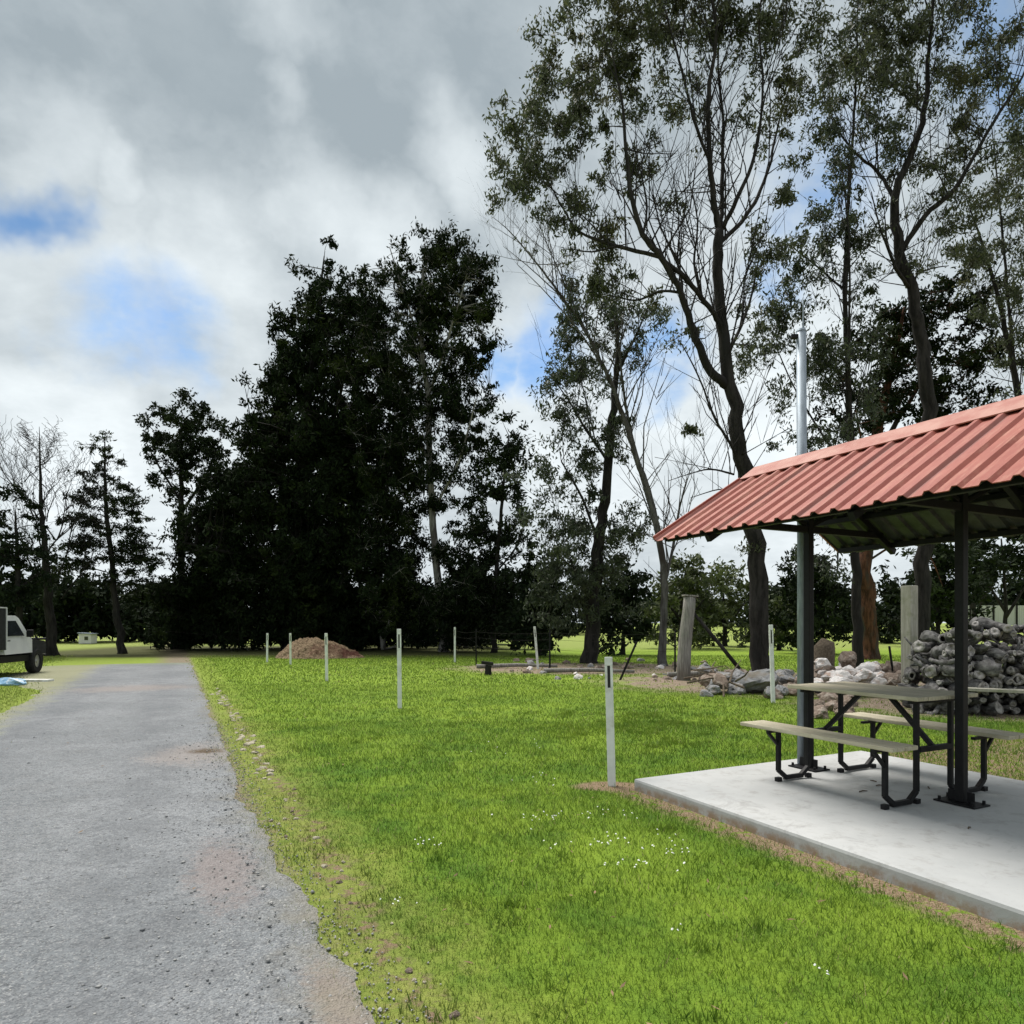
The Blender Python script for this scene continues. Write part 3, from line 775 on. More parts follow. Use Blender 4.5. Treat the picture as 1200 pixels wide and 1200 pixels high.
tree('gum_tree', 'gum with drooping leaves at the far right beyond the red roof', 'tree', 22,
 [[(1222, 790, .22), (1214, 680, .2), (1206, 580, .18), (1194, 470, .14), (1178, 385, .1), (1160, 315, .07), (1143, 262, .04), (1130, 225, .015)],
  [(1198, 500, .09), (1200, 400, .08, .5), (1199, 300, .06, .8), (1196, 200, .04, 1), (1192, 110, .02, 1.2)],
  [(1206, 580, .08), (1225, 480, .06, -.4), (1245, 380, .05, -.7), (1255, 260, .03, -1)]],
 [(1182, 330, 36, 52, .9), (1160, 300, 32, 35, .7), (1192, 240, 36, 50, .9), (1186, 420, 32, 35, .7), (1150, 360, 26, 26, .5), (1240, 260, 50, 110, .8), (1240, 420, 45, 50, .8), (1195, 140, 30, 45, .7), (1200, 480, 30, 40, .6)],
 79, M['gum'], M['bark_dark'], leaf=(.145, .048), ncl=1.15, per=140, crad=.5, twigs=7, twig_r=.007, shoots=1.5, slim=.72)

# -- big dark trees in the middle
tree('cypress_tree', 'huge dense nearly black evergreen, widest tree at the end of the drive', 'tree', 36,
 [[(345, 762, .5), (345, 690, .45), (350, 600, .38), (358, 500, .28), (366, 420, .18), (374, 350, .09), (380, 300, .03)],
  [(348, 640, .15), (310, 580, .1, 1), (285, 520, .05, 2), (270, 440, .015, 2)], [(348, 660, .15), (280, 650, .1, -1), (230, 640, .05, -2)], [(352, 570, .14), (395, 500, .1, -1), (420, 430, .04, -2)]],
 [(378, 338, 18, 26, .9), (352, 345, 10, 14, .5), (352, 392, 26, 34, 1.5), (400, 395, 45, 50, 1.5), (338, 452, 28, 38, 1.5), (385, 475, 55, 55, 1.9), (308, 525, 30, 38, 1.7), (350, 560, 75, 60, 2), (425, 560, 55, 70, 2), (272, 590, 34, 42, 1.8), (330, 640, 95, 60, 2.2), (250, 650, 36, 50, 2), (300, 705, 100, 48, 2.4), (410, 680, 70, 70, 2.2), (296, 448, 12, 14, .5), (225, 715, 40, 38, 1.8), (370, 735, 90, 24, 2.2), (208, 690, 14, 14, .6), (322, 485, 22, 26, 1.2), (384, 300, 3, 16, 2), (346, 312, 3, 14, 2), (362, 325, 3, 14, 2), (405, 335, 4, 14, 2), (320, 385, 4, 14, 2)],
 83, M['casu'], M['bark_dark'], leaf=(.26, .09), ncl=1.8, per=125, crad=.66, twigs=5, droop=.5, twig_r=.012, depth=.7)

tree('casuarina_tree', 'tall dark feathery topped tree with slim pale trunk, just right of the huge evergreen', 'tree', 34,
 [[(521, 766, .23), (516, 710, .2), (509, 635, .18), (503, 552, .16), (501, 468, .14), (494, 406, .11), (495, 345, .07), (498, 285, .025)],
  [(503, 540, .09), (470, 470, .07, .8), (448, 400, .05, 1.4), (430, 340, .02, 1.8)], [(501, 468, .08), (528, 400, .06, -.8), (548, 340, .03, -1.2)],
  [(506, 600, .07), (540, 545, .05, -1), (560, 480, .03, -1.6)], [(494, 406, .06), (475, 350, .04, -.5), (460, 300, .02, -.8)],
  [(445, 762, .14, 1), (440, 690, .12, 1), (445, 600, .1, 1.2), (455, 500, .06, 1.4)]],
 [(500, 300, 38, 20, .8), (452, 325, 34, 22, .8), (540, 312, 30, 26, .8), (562, 355, 20, 32, .8), (420, 365, 22, 30, .9), (470, 372, 50, 36, 1.0), (530, 385, 38, 36, .9), (480, 430, 52, 42, 1.6), (548, 455, 26, 45, 1.4), (566, 395, 16, 36, 1.1), (556, 330, 24, 30, .9), (535, 350, 30, 30, 1.0), (555, 520, 24, 30, .9), (500, 345, 40, 30, .8), (497, 275, 3, 12, 2), (522, 270, 4, 14, 2), (540, 285, 4, 12, 2), (470, 295, 4, 12, 2), (575, 325, 5, 12, 2), (580, 375, 6, 8, 1.5), (452, 490, 45, 45, 1.7), (520, 515, 36, 38, 1.1), (470, 560, 45, 45, 1.6), (532, 580, 34, 34, .8), (460, 640, 36, 55, 1.6), (545, 650, 34, 45, 1.2), (480, 710, 45, 38, 1.9), (550, 710, 40, 40, 1.6), (520, 735, 60, 22, 1.7), (410, 420, 25, 40, 1.1)],
 97, M['casu'], M['bark_pale'], leaf=(.24, .075), ncl=1.75, per=120, crad=.6, twigs=6, droop=.65, twig_r=.01)

tree('small_tree', 'small lighter green tree at the right flank of the tall feathery dark tree', 'tree', 33,
 [[(578, 768, .14), (580, 700, .12), (584, 640, .1), (590, 570, .07), (596, 510, .03)], [(584, 640, .06), (568, 610, .04, .5), (555, 590, .02, .8)], [(582, 670, .05), (606, 640, .04, -.5), (615, 610, .02, -.8)]],
 [(596, 515, 20, 32, 1), (602, 555, 18, 30, .9), (580, 605, 28, 32, .9), (560, 655, 26, 32, .9), (602, 645, 20, 30, .7), (590, 700, 36, 30, 1.5), (560, 730, 40, 18, 1.5), (575, 560, 22, 30, .8), (606, 600, 18, 40, .9), (545, 690, 30, 30, 1.2)],
 101, M['bush'], M['bark_dark'], leaf=(.25, .09), ncl=1.4, per=110, crad=.65, twigs=5, droop=.2)

tree('small_tree', 'round crowned dark tree left of the huge evergreen', 'tree', 38,
 [[(212, 762, .22), (212, 690, .2), (213, 620, .17), (213, 560, .12), (212, 500, .05)], [(213, 600, .09), (235, 550, .06, .8), (248, 505, .02, 1.2)], [(213, 590, .08), (192, 545, .05, -.8), (180, 515, .02, -1.2)], [(213, 640, .05), (190, 625, .04, .5), (175, 640, .02, .8)]],
 [(215, 485, 32, 18, 1.2), (188, 510, 20, 26, 1.2), (240, 508, 20, 26, 1.2), (200, 548, 24, 30, 1.1), (236, 545, 25, 34, 1.2), (225, 585, 22, 24, .5), (192, 580, 14, 14, .4), (215, 520, 28, 26, 1.1), (250, 590, 16, 30, .8)],
 103, M['bush'], M['bark_dark'], leaf=(.24, .09), ncl=1.2, per=100, crad=.55, twigs=5, droop=.1)

tree('conifer_tree', 'sparse conifer with tiered horizontal boughs left of the round crowned tree', 'tree', 32,
 [[(143, 770, .26), (137, 720, .21), (132, 670, .17), (128, 630, .15), (124, 590, .12), (123, 550, .08), (123, 505, .015)]]
 + [[(123 + .1 * (k % 3), 530 + 14 * k, .03 + .002 * k), (123 + (1 if k % 2 else -1) * (10 + 3.2 * k) * .6, 526 + 14 * k, .02, (k % 3 - 1) * .8), (123 + (1 if k % 2 else -1) * (14 + 6 * k), 531 + 14.6 * k, .008, (k % 3 - 1) * 1.3)] for k in range(11)],
 [(123, 515, 5, 12, .8)] + [(123 + (1 if k % 2 else -1) * (8 + 3.6 * k), 528 + 14 * k, 10 + 2.8 * k, 5, 1.1) for k in range(11)] + [(123 - (1 if k % 2 else -1) * (6 + 2.2 * k), 535 + 14 * k, 8 + 2 * k, 5, .9) for k in range(10)] + [(150, 640, 35, 6, .9), (170, 665, 25, 6, .8), (100, 612, 22, 5, .8), (105, 600, 22, 26, .4), (150, 605, 30, 30, .4), (98, 648, 26, 20, .5), (168, 650, 30, 20, .5), (120, 570, 18, 18, .4), (140, 682, 50, 12, .7)],
 107, M['bush'], M['bark_dark'], leaf=(.2, .055), ncl=2.3, per=66, crad=.42, twigs=7, droop=-.1, flat=.6, slim=.72, up_branch=0)

def bare_tree():
    rnd = random.Random(7)
    Y = 30; limbs = []
    main = [(62, 772, .34), (58, 720, .28), (55, 680, .23), (51, 630, .17), (48, 590, .12), (47, 550, .07), (46, 500, .012)]
    limbs.append(main)
    def grow(x, y, ang, ln, r, d, dY):
        pts = [(x, y, r, dY)]; a = ang; n = 4
        for k in range(n):
            a += rnd.gauss(0, .1) - (a) * .12
            x += math.sin(a) * ln / n; y -= math.cos(a) * ln / n
            dY += rnd.gauss(0, .15)
            pts.append((x, y, max(.006, r * (1 - .8 * (k + 1) / n)), dY))
        limbs.append(pts)
        if d > 0:
            for k in range(1, n + 1):
                for s in (-1, 1):
                    if rnd.random() < .8:
                        q = pts[k]; grow(q[0], q[1], a + s * rnd.uniform(.25, .6), ln * rnd.uniform(.4, .6), q[2] * .8, d - 1, q[3])
    for (x, y, r) in ((56, 700, .08), (54, 670, .08), (53, 650, .08), (51, 630, .07), (50, 610, .06), (48, 590, .06), (47, 570, .05), (47, 550, .04), (46, 530, .03)):
        for s in (-1, 1):
            grow(x, y, s * rnd.uniform(.5, .95), (y - 480) * rnd.uniform(.3, .62), r * .75, 2, rnd.uniform(-1, 1))
    return tree('bare_tree', 'leafless tree with a fan of fine upright twigs at the far left', 'tree', Y, limbs, [], 5, M['bush'], M['bark_dark'], slim=.68)
bare_tree()
tree('small_tree', 'low spreading evergreen at the left edge in front of the leafless tree', 'tree', 28,
 [[(22, 776, .15), (22, 720, .12), (20, 660, .09), (18, 600, .03)], [(21, 690, .05), (40, 670, .04, .4), (52, 655, .02, .6)], [(21, 670, .05), (0, 640, .04, -.4), (-15, 620, .02, -.6)]],
 [(16, 598, 22, 22, .8), (30, 635, 26, 24, .8), (5, 650, 26, 26, .9), (40, 680, 28, 20, .9), (-20, 640, 30, 40, .9), (10, 690, 34, 22, 1.1), (70, 660, 20, 14, .4)],
 109, M['conif'], M['bark_dark'], leaf=(.22, .085), ncl=1.4, per=95, crad=.55, twigs=5, droop=.2, flat=.6)

# -- understorey and far trees, each its own thing
def bush(name, label, px, top, rx, Y, seed, mat, base_py=None, dens=1.6, leafk=1.0, group=None, cat='tree', ragged=.3, lift=0.0):
    rnd = random.Random(seed); bx = (px - 600) / F * Y
    by = HZ + (EYE - gz(bx, Y)) * F / Y
    h = by - top
    limbs = [[(px, by, .008 * Y * .45), (px + rnd.uniform(-3, 3), by - h * .35, .006 * Y * .4), (px + rnd.uniform(-5, 5), by - h * .8, .001 * Y)],
             [(px, by - h * .25, .0025 * Y), (px - rx * .5, by - h * .55, .001 * Y, .5)], [(px, by - h * .2, .0025 * Y), (px + rx * .5, by - h * .5, .001 * Y, -.5)]]
    by0 = by; by -= lift * h; h *= (1 - lift)
    blobs = [(px, top + h * .35, rx * .6, h * .3, dens)]
    for k in range(7):
        a = math.pi * k / 6
        blobs.append((px + math.cos(a) * rx * .72 * rnd.uniform(.8, 1.15), by - h * .28 - math.sin(a) * h * .45 * rnd.uniform(1 - ragged, 1.08), rx * .3, h * .2, dens * rnd.uniform(.8, 1.1)))
    blobs.append((px, by - h * .22, rx * .85, h * .2, dens))
    return tree(name, label, cat, Y, limbs, blobs, seed, mat, M['bark_dark'], leaf=(.0085 * Y * leafk, .0036 * Y * leafk), ncl=1.25, per=95, crad=.024 * Y, twigs=3, droop=.1, twig_r=.012, group=group, depth=1.0)

bush('shrub', 'dark low bush below the broad trunked gum\'s left side', 632, 640, 34, 30, 201, M['conif'], dens=2.2, cat='shrub')
bush('shrub', 'black low bush between the broad trunked gum and the leaning bare trunk', 730, 650, 30, 31, 202, M['conif'], dens=2.0, cat='shrub')
bush('shrub', 'olive green bush behind the old strainer post', 800, 645, 44, 38, 203, M['olive'], dens=1.5, cat='shrub')
bush('shrub', 'rounded sunlit bush touching the tallest gum\'s left side', 850, 660, 36, 42, 204, M['olive'], dens=1.6, cat='shrub')
bush('small_tree', 'dark bushy tree seen between the tallest gum and the shelter post', 950, 640, 46, 32, 205, M['bush'], dens=1.9)
bush('shrub', 'small light green bush at the foot of the tallest gum\'s right side', 913, 688, 16, 36, 206, M['olive'], dens=1.3, cat='shrub')
bush('shrub', 'clipped looking round green bush left of the pale square post', 1043, 675, 26, 46, 207, M['bush'], dens=2.2, cat='shrub')
bush('small_tree', 'dark tree right of the pale square post under the roof', 1100, 625, 46, 40, 208, M['bush'], dens=1.8)
bush('small_tree', 'mid green tree at the right edge under the roof eave', 1178, 600, 46, 44, 209, M['bush'], dens=1.3, lift=.4)
bush('small_tree', 'small dark tree hanging over the pale sheet fence\'s left end', 1142, 630, 26, 58, 210, M['conif'], dens=1.7, lift=.45)
for i, (px, top, rx, lab) in enumerate(((205, 690, 30, 'low black shrub at the drive\'s end, leftmost of the understorey'), (262, 672, 36, 'black understorey shrub under the left skirts of the huge evergreen'),
     (340, 690, 36, 'black understorey shrub behind the left half of the mulch heap'), (410, 680, 36, 'black understorey shrub behind the right half of the mulch heap'), (470, 668, 34, 'black understorey shrub right of the mulch heap'),
     (545, 676, 34, 'black understorey shrub just right of the slim pale trunk'), (600, 690, 30, 'black understorey shrub behind the lawn edge picket'))):
    bush('shrub', lab, px, top, rx, 37.5 + (i % 3), 260 + i, M['conif'], dens=2.3, cat='shrub', group='understorey shrubs under the dark trees')
far = [
 (-40, 650, 60, 50, 'dark far tree beyond the parked ute at the left edge'),
 (30, 690, 60, 52, 'low dark far tree directly behind the parked ute'),
 (100, 690, 50, 50, 'far dark thicket right of the leafless tree\'s trunk'),
 (165, 695, 50, 54, 'far dark thicket behind the tiered conifer\'s trunk'),
 (235, 700, 55, 48, 'low dark far tree under the round crowned tree'),
 (430, 690, 60, 46, 'dark far tree behind the mulch heap'),
 (500, 680, 55, 44, 'dark far tree behind the slim pale trunk'),
 (570, 690, 45, 46, 'dark far tree beyond the lawn edge marker post'),
 (640, 695, 48, 70, 'distant dark tree across the paddock left of the broad trunked gum'),
 (715, 690, 48, 74, 'distant dark tree across the paddock right of the broad trunked gum'),
 (780, 690, 40, 80, 'distant tree across the paddock behind the strainer post'),
 (835, 695, 40, 84, 'distant tree across the paddock left of the tallest gum'),
 (900, 690, 44, 76, 'distant tree across the paddock right of the tallest gum'),
 (985, 690, 55, 70, 'distant dark tree behind the slender gum\'s base'),
 (1075, 695, 50, 80, 'distant tree behind the pale square post'),
 (1135, 680, 40, 90, 'distant tree above the left end of the pale sheet fence'),
 (1195, 675, 46, 92, 'distant tree above the right end of the pale sheet fence'),
]
for i, (px, top, rx, Y, lab) in enumerate(far):
    bush('far_tree', lab, px, top - (14 if i < 5 else 0), rx, Y, 300 + i, M['conif' if i % 3 else 'bush'], dens=2.8 if i < 5 else 2.1, leafk=1.15, group='trees along the far paddock edge')

# ------------------------------------------------------------------ rocks, rubble
def rock_mesh(seed, flat=.7, sub=3):
    b = bmesh.new(); bmesh.ops.create_icosphere(b, subdivisions=sub, radius=.5)
    o = Vector((seed * 3.1, seed * 1.7, seed * .9))
    for v in b.verts:
        n = v.co.normalized()
        d = 1 + .55 * mnoise.noise(n * 1.3 + o) + .18 * mnoise.noise(n * 3.7 + o) + .07 * mnoise.noise(n * 9 + o)
        for ax in ((.8, .3, .5), (-.6, .6, .4), (.1, -.9, .3), (-.3, -.2, .95)):   # broken facets
            a = Vector(ax); a.rotate(Matrix.Rotation(seed * 1.3, 3, 'Z')); a.normalize()
            q = n.dot(a)
            if q * d > .72: d = .72 / q
        v.co = n * .5 * d; v.co.z *= flat
    me = bpy.data.meshes.new('rock'); b.to_mesh(me); b.free()
    return me
ROCKS = {}
for k in ('grey', 'pale', 'brown'):
    ROCKS[k] = []
    for i in range(5):
        me = rock_mesh(i + 1 + 10 * len(k), .75); me.materials.append(M['rock_' + k]); ROCKS[k].append(me)
ES = []
for i in range(4):
    me = rock_mesh(40 + i, .6, 2); me.materials.append(M['edge_stone']); ES.append(me)
def rock(me, loc, size, name, label, cat, group, rnd):
    o = bpy.data.objects.new(name, me); COL.objects.link(o)
    o.location = loc; o.scale = (size * rnd.uniform(.75, 1.4), size * rnd.uniform(.7, 1.2), size * rnd.uniform(.7, 1.15))
    o.rotation_euler = (rnd.uniform(-.4, .4), rnd.uniform(-.4, .4), rnd.uniform(0, 6.28))
    return tag(o, label, cat, group)
rnd = random.Random(12)
def ground_at(px, py): 
    Y = EYE * F / (py - HZ); return (px - 600) / F * Y, Y
# rubble bank between the strainer post and the shelter
for i in range(58):
    px = rnd.uniform(822, 968); f = rnd.random(); py = 820 - f * 26 + rnd.uniform(-2, 4) - (960 - px) * .04
    x, y = ground_at(px, py); pile = max(0, .42 * (1 - abs(f - .45) * 1.6))
    k = 'grey' if rnd.random() < .6 else 'brown'
    s = rnd.uniform(.22, .5)
    rock(rnd.choice(ROCKS[k]), (x, y, s * .12 + pile * rnd.random()), s, 'rock', 'rough %s rock in the rubble bank left of the shelter post' % k, 'rock', '%s rocks in the rubble bank' % k, rnd)
for (px, py, s, lab) in ((884, 812, .85, 'largest pale grey boulder in the rubble, beside the slotted marker post'), (918, 806, .6, 'blue grey boulder just right of the slotted marker post'), (945, 808, .6, 'grey boulder touching the shelter post in view')):
    x, y = ground_at(px, py); rock(ROCKS['grey'][int(s * 10) % 5], (x, y, s * .3), s, 'boulder', lab, 'boulder', None, rnd)
# pale rubble behind the table
for i in range(46):
    px = rnd.uniform(950, 1068); f = rnd.random()
    x, y = ground_at(px, 818 - f * 16); pile = .75 * (1 - abs(f - .5) * 1.2) * (1 - .5 * abs(px - 1000) / 70)
    s = rnd.uniform(.2, .46)
    k = 'pale' if rnd.random() < .8 else 'brown'
    rock(rnd.choice(ROCKS[k]), (x, y, s * .25 + max(0, pile) * rnd.uniform(.3, 1)), s, 'rubble_chunk', '%s rubble chunk in the light heap behind the picnic table' % ('whitish' if k == 'pale' else 'brown'), 'rubble', '%s rubble behind the table' % ('whitish' if k == 'pale' else 'brown'), rnd)
for i in range(14):
    x, y = ground_at(rnd.uniform(955, 1000), rnd.uniform(822, 842)); s = rnd.uniform(.2, .42)
    rock(rnd.choice(ROCKS['brown']), (x, y, s * .15), s, 'rock', 'brown rock low in the rubble seen between the table legs', 'rock', 'brown rocks behind the table legs', rnd)
# stones scattered over the bare earth
for i in range(60):
    px = rnd.uniform(596, 830); py = rnd.uniform(772, 797) + (px - 600) * .012
    x, y = ground_at(px, py); s = rnd.uniform(.1, .34)
    k = rnd.choice(('brown', 'brown', 'grey', 'pale'))
    rock(rnd.choice(ROCKS[k]), (x, y, s * .12), s, 'stone', '%s stone lying on the bare earth behind the lawn' % k, 'stone', '%s stones on the bare earth' % k, rnd)
# edging stones along the drive
for i in range(95):
    tt = 6.6 + 9.8 * i / 95 + rnd.uniform(-.05, .05)
    if mnoise.noise((tt * 1.1, 4, 2)) < -.22: continue
    q = st(.80 + rnd.gauss(0, .05), tt); s = rnd.uniform(.03, .1)
    rock(rnd.choice(ES), (q.x, q.y, s * .02), s, 'edging_stone', 'pale stone in the edging line between drive and lawn', 'stone', 'edging stones beside the drive', rnd)
for i in range(34):
    tt = rnd.uniform(1.9, 6.4); q = st(.80 + rnd.gauss(0, .09), tt); s = rnd.uniform(.012, .042)
    rock(rnd.choice(ES if rnd.random() < .5 else ROCKS['brown']), (q.x, q.y, s * .15), s, 'pebble', 'small pebble in the worn edge of the lawn near the camera', 'pebble', 'pebbles in the worn lawn edge', rnd)

# ------------------------------------------------------------------ woodpile
def log_mesh(seed, hollow):
    r = random.Random(seed); b = MB()
    Ln = r.uniform(.36, .62); R0 = r.uniform(.04, .085)
    pts = []; rad = []; bx, bz = r.uniform(-.08, .08), r.uniform(-.08, .08); n = 9
    for i in range(n):
        f = i / (n - 1)
        pts.append(Vector((bx * math.sin(f * math.pi * 1.3) + r.gauss(0, .012), (f - .5) * Ln, bz * math.sin(f * math.pi) + r.gauss(0, .012))))
        rad.append(R0 * (1 + .28 * math.sin(f * 6 + seed) + r.uniform(-.14, .14)))
    b.tube(pts, rad, 10, 0, cap=False, wob=.2, seed=seed)
    for e, s in ((0, 1), (n - 1, -1)):
        base = e * 10; c = pts[e]; m0 = len(b.v)
        for k in range(10):
            b.v.append(c + (b.v[base + k] - c) * (.55 if hollow else .3) + Vector((0, 0, 0)))
        m1 = len(b.v)
        for k in range(10): b.v.append(b.v[m0 + k] + Vector((0, s * (.14 if hollow else .004), 0)))
        for k in range(10):
            k2 = (k + 1) % 10
            q = (base + k, base + k2, m0 + k2, m0 + k); b.face(q if s < 0 else q[::-1], 1)
            q = (m0 + k, m0 + k2, m1 + k2, m1 + k); b.face(q if s < 0 else q[::-1], 2 if hollow else 1)
        q = [m1 + k for k in range(10)]; b.face(q if s < 0 else q[::-1], 2 if hollow else 1)
    if r.random() < .55:                                              # branch stub
        a = pts[4]; d = Vector((r.choice((-1, 1)) * .6, r.uniform(-.4, .4), .7)).normalized()
        b.tube([a, a + d * .14, a + d * .26 + Vector((0, .04, 0))], [R0 * .55, R0 * .42, R0 * .3], 7, 0, endmi=1)
    me = bpy.data.meshes.new('log')
    me.from_pydata([tuple(v) for v in b.v], [], b.f)
    for q in ('logbark', 'logend', 'loghollow'): me.materials.append(M[q])
    me.polygons.foreach_set('material_index', b.m); me.polygons.foreach_set('use_smooth', [True] * len(b.f)); me.update()
    return me
LOGS = [log_mesh(500 + i, i % 9 == 0) for i in range(14)]
rnd = random.Random(77)
wx0, wy0 = 6.5, 10.75                          # left front foot of the pile
WD = Vector((.985, -.17, 0)); WB = Vector((.17, .985, 0))
def put_log(a, back, z, jitter=.35, tall=False):
    o = bpy.data.objects.new('log', rnd.choice(LOGS)); COL.objects.link(o)
    w = Vector((wx0, wy0, 0)) + WD * a + WB * back
    o.location = (w.x, w.y, z)
    base = math.atan2(WB.y, WB.x) - math.pi / 2
    o.rotation_euler = (rnd.gauss(0, .22), rnd.uniform(0, 6.28), base + rnd.gauss(0, jitter))
    s = rnd.uniform(.8, 1.2); o.scale = (s, s, s)
    lab, g = ('gnarled grey log lying loose on top of the woodpile', 'logs on top of the woodpile') if tall else ('gnarled grey log stacked in the front of the woodpile behind the bench', 'logs in the woodpile face')
    tag(o, lab, 'log', g)
rows = 8
rnd = random.Random(78)
for r_ in range(rows):
    z = .08 + r_ * .13; a = .05 + (r_ % 2) * .07 + r_ * .05
    while a < 3.3 - r_ * .03:
        put_log(a, .3 + rnd.gauss(0, .1), z + rnd.gauss(0, .035), .33); a += rnd.uniform(.12, .18)
for r_ in range(0, rows):
    a = .2 + (r_ % 2) * .1
    while a < 3.2:
        put_log(a, .85 + rnd.gauss(0, .12), .08 + r_ * .13, .6); a += rnd.uniform(.24, .34)
for i in range(46):
    a = rnd.uniform(.4, 3.2); h = 1.08 + .24 * smooth((a - .5) / .5) * (1 - .3 * abs(a - 1.2))
    put_log(a, rnd.uniform(.15, .8), h + rnd.uniform(-.12, .12), 1.2, True)
for i in range(16):
    put_log(rnd.uniform(.2, 3.2), 1.15 + rnd.uniform(-.1, .2), rnd.uniform(.2, 1.0), .5)
b = MB(); b.box((0, 0, 0), (1.0, .16, .045), bev=.004)
pl = b.build('plank', M['timber_pale']); pl.location = Vector((wx0, wy0, .42)) + WD * .95 + WB * (-.18); pl.rotation_euler = (.05, .03, math.atan2(WD.y, WD.x))
tag(pl, 'pale plank lying against the front of the woodpile', 'plank')

# ------------------------------------------------------------------ timber posts, pickets, other small things
sp = empty('strainer_post', (*ground_at(801, 797), 0))
tag(sp, 'thick weathered leaning timber strainer post with a diagonal brace', 'fence post')
Yp = sp.location.y
b = MB(); hgt = 2.1
b.tube([(0, 0, -.2), (.01, 0, .5), (.06, .0, 1.2), (.13, .0, 1.75), (.16, .0, hgt), (.162, .0, hgt + .02)], [.18, .17, .162, .155, .15, .1], 12, wob=.05, seed=3)
b.build('post_trunk', M['timber_old'], sp, smooth_=True)
b = MB(); b.box((.17, 0, hgt + .035), (.36, .31, .035), Matrix.Rotation(.08, 3, 'Y'), bev=.006); b.build('post_cap', M['timber_old'], sp)
b = MB(); b.tube([(.24, .0, 1.72), (.85, -.25, .9), (1.44, -.45, .1)], [.045, .05, .055], 8, wob=.06, seed=4); b.build('brace_pole', M['bark_dark'], sp, smooth_=True)

qx, qy = (1066 - 600) / F * 12.6, 12.6
b = MB(); b.box((0, 0, 1.02), (.21, .2, 2.24), bev=.015); o = b.build('timber_post', M['timber_pale']); o.location = (qx, qy, 0); o.rotation_euler = (R(.5), R(-.9), R(24))
tag(o, 'pale square timber post standing left of the woodpile', 'fence post')

b = MB(); b.box((0, 0, .6), (.035, .035, 1.3), bev=.003); b.box((.02, 0, .6), (.03, .008, 1.3))
pk = b.build('star_picket', M['black_steel'])
pks = [(644, 787, 737, 0, 'thin black picket right of the leaning white marker post'), (791, 790, 738, .0, 'thin black picket touching the strainer post\'s left side'), (558, 780, 737, 0, 'thin black picket just right of the lawn edge marker post'),
       (615, 762, 740, 0, 'far thin picket in the paddock left of the leaning marker'), (745, 758, 739, 0, 'far thin picket in the sunny paddock right of the broad trunked gum'), (848, 757, 726, 0, 'far thin picket in the paddock between strainer post and tallest gum'),
       (727, 797, 752, -.42, 'black rod leaning left over the bare earth'), (1050, 812, 757, .3, 'dark rod leaning out of the light rubble'), (632, 762, 739, .05, 'far thin picket close behind the leaning white marker')]
for i, (x, yb, yt, lean, lab) in enumerate(pks):
    o = pk if i == 0 else pk.copy()
    if i: COL.objects.link(o)
    X, Y = ground_at(x, yb); o.location = (X, Y, gz(X, Y)); o.scale = (1.5 if Y > 30 else 1, 1.5 if Y > 30 else 1, (yb - yt) / F * Y / 1.25 / math.cos(lean))
    o.rotation_euler = (0, lean, R(i * 31))
    tag(o, lab, 'fence picket')

# mulch heap
def heap():
    b = bmesh.new(); bmesh.ops.create_grid(b, x_segments=150, y_segments=90, size=1)
    for v in b.verts:
        x, y = v.co.x, v.co.y
        r = math.hypot(x * 1.02, y)
        h = max(0, 1 - r ** 2.2) * (1 - .25 * smooth(x)) * (1 + .25 * mnoise.noise((x * 2, y * 2, 1)))
        v.co = Vector((x * 1.65 * (1.35 if x > 0 else 1), y * 1.3, h * .95 + (.14 * mnoise.noise((x * 6, y * 6, 3)) + .09 * mnoise.noise((x * 22, y * 22, 3))) * min(1, h * 4) - .04))
    me = bpy.data.meshes.new('mulch_heap'); b.to_mesh(me); b.free(); me.materials.append(M['mulch'])
    for q in me.polygons: q.use_smooth = True
    o = bpy.data.objects.new('mulch_heap', me); COL.objects.link(o)
    o.location = ((368 - 600) / F * 28.5, 28.5, 0); o.scale = (1, 1, .86); tag(o, 'reddish brown mulch heap at the far side of the lawn', 'heap')
heap()
# stump by the lawn edge
x, y = ground_at(572, 791)
b = MB(); b.tube([(0, 0, -.05), (0, 0, .2), (.01, 0, .27)], [.1, .085, .09], 9, wob=.08, seed=2); b.box((-.02, 0, .33), (.34, .16, .09), Matrix.Rotation(.12, 3, 'Y'), bev=.02)
o = b.build('stump', M['bark_dark']); o.location = (x, y, 0); tag(o, 'short dark stump with a wide top on the lawn\'s far edge', 'stump')
# fallen timber on the bare earth
for i, (px, py, ln, a, lab) in enumerate(((828, 793, 2.2, .15, 'fallen pole lying right of the strainer post'), (690, 789, 2.6, -.1, 'fallen pole lying on bare earth by the broad trunked gum'), (606, 783, 2.6, .1, 'fallen pole on the edge of the bare earth near the stump'))):
    x, y = ground_at(px, py); b = MB(); b.tube([(-ln / 2, 0, .07), (0, .06, .1), (ln / 2, 0, .06)], [.07, .06, .045], 7, wob=.1, seed=i)
    o = b.build('fallen_pole', M['timber_old'], smooth_=True); o.location = (x, y, 0); o.rotation_euler = (0, 0, a); tag(o, lab, 'pole')
# dark stump in the rubble
x, y = ground_at(973, 806)
b = MB(); b.tube([(0, 0, -.1), (.02, 0, .4), (.08, 0, .85), (.16, 0, 1.05)], [.3, .26, .24, .15], 10, wob=.12, seed=8); o = b.build('stump', M['twig'], smooth_=True); o.location = (x, y + .5, 0)
tag(o, 'dark brown broken stump sticking up behind the light rubble', 'stump')
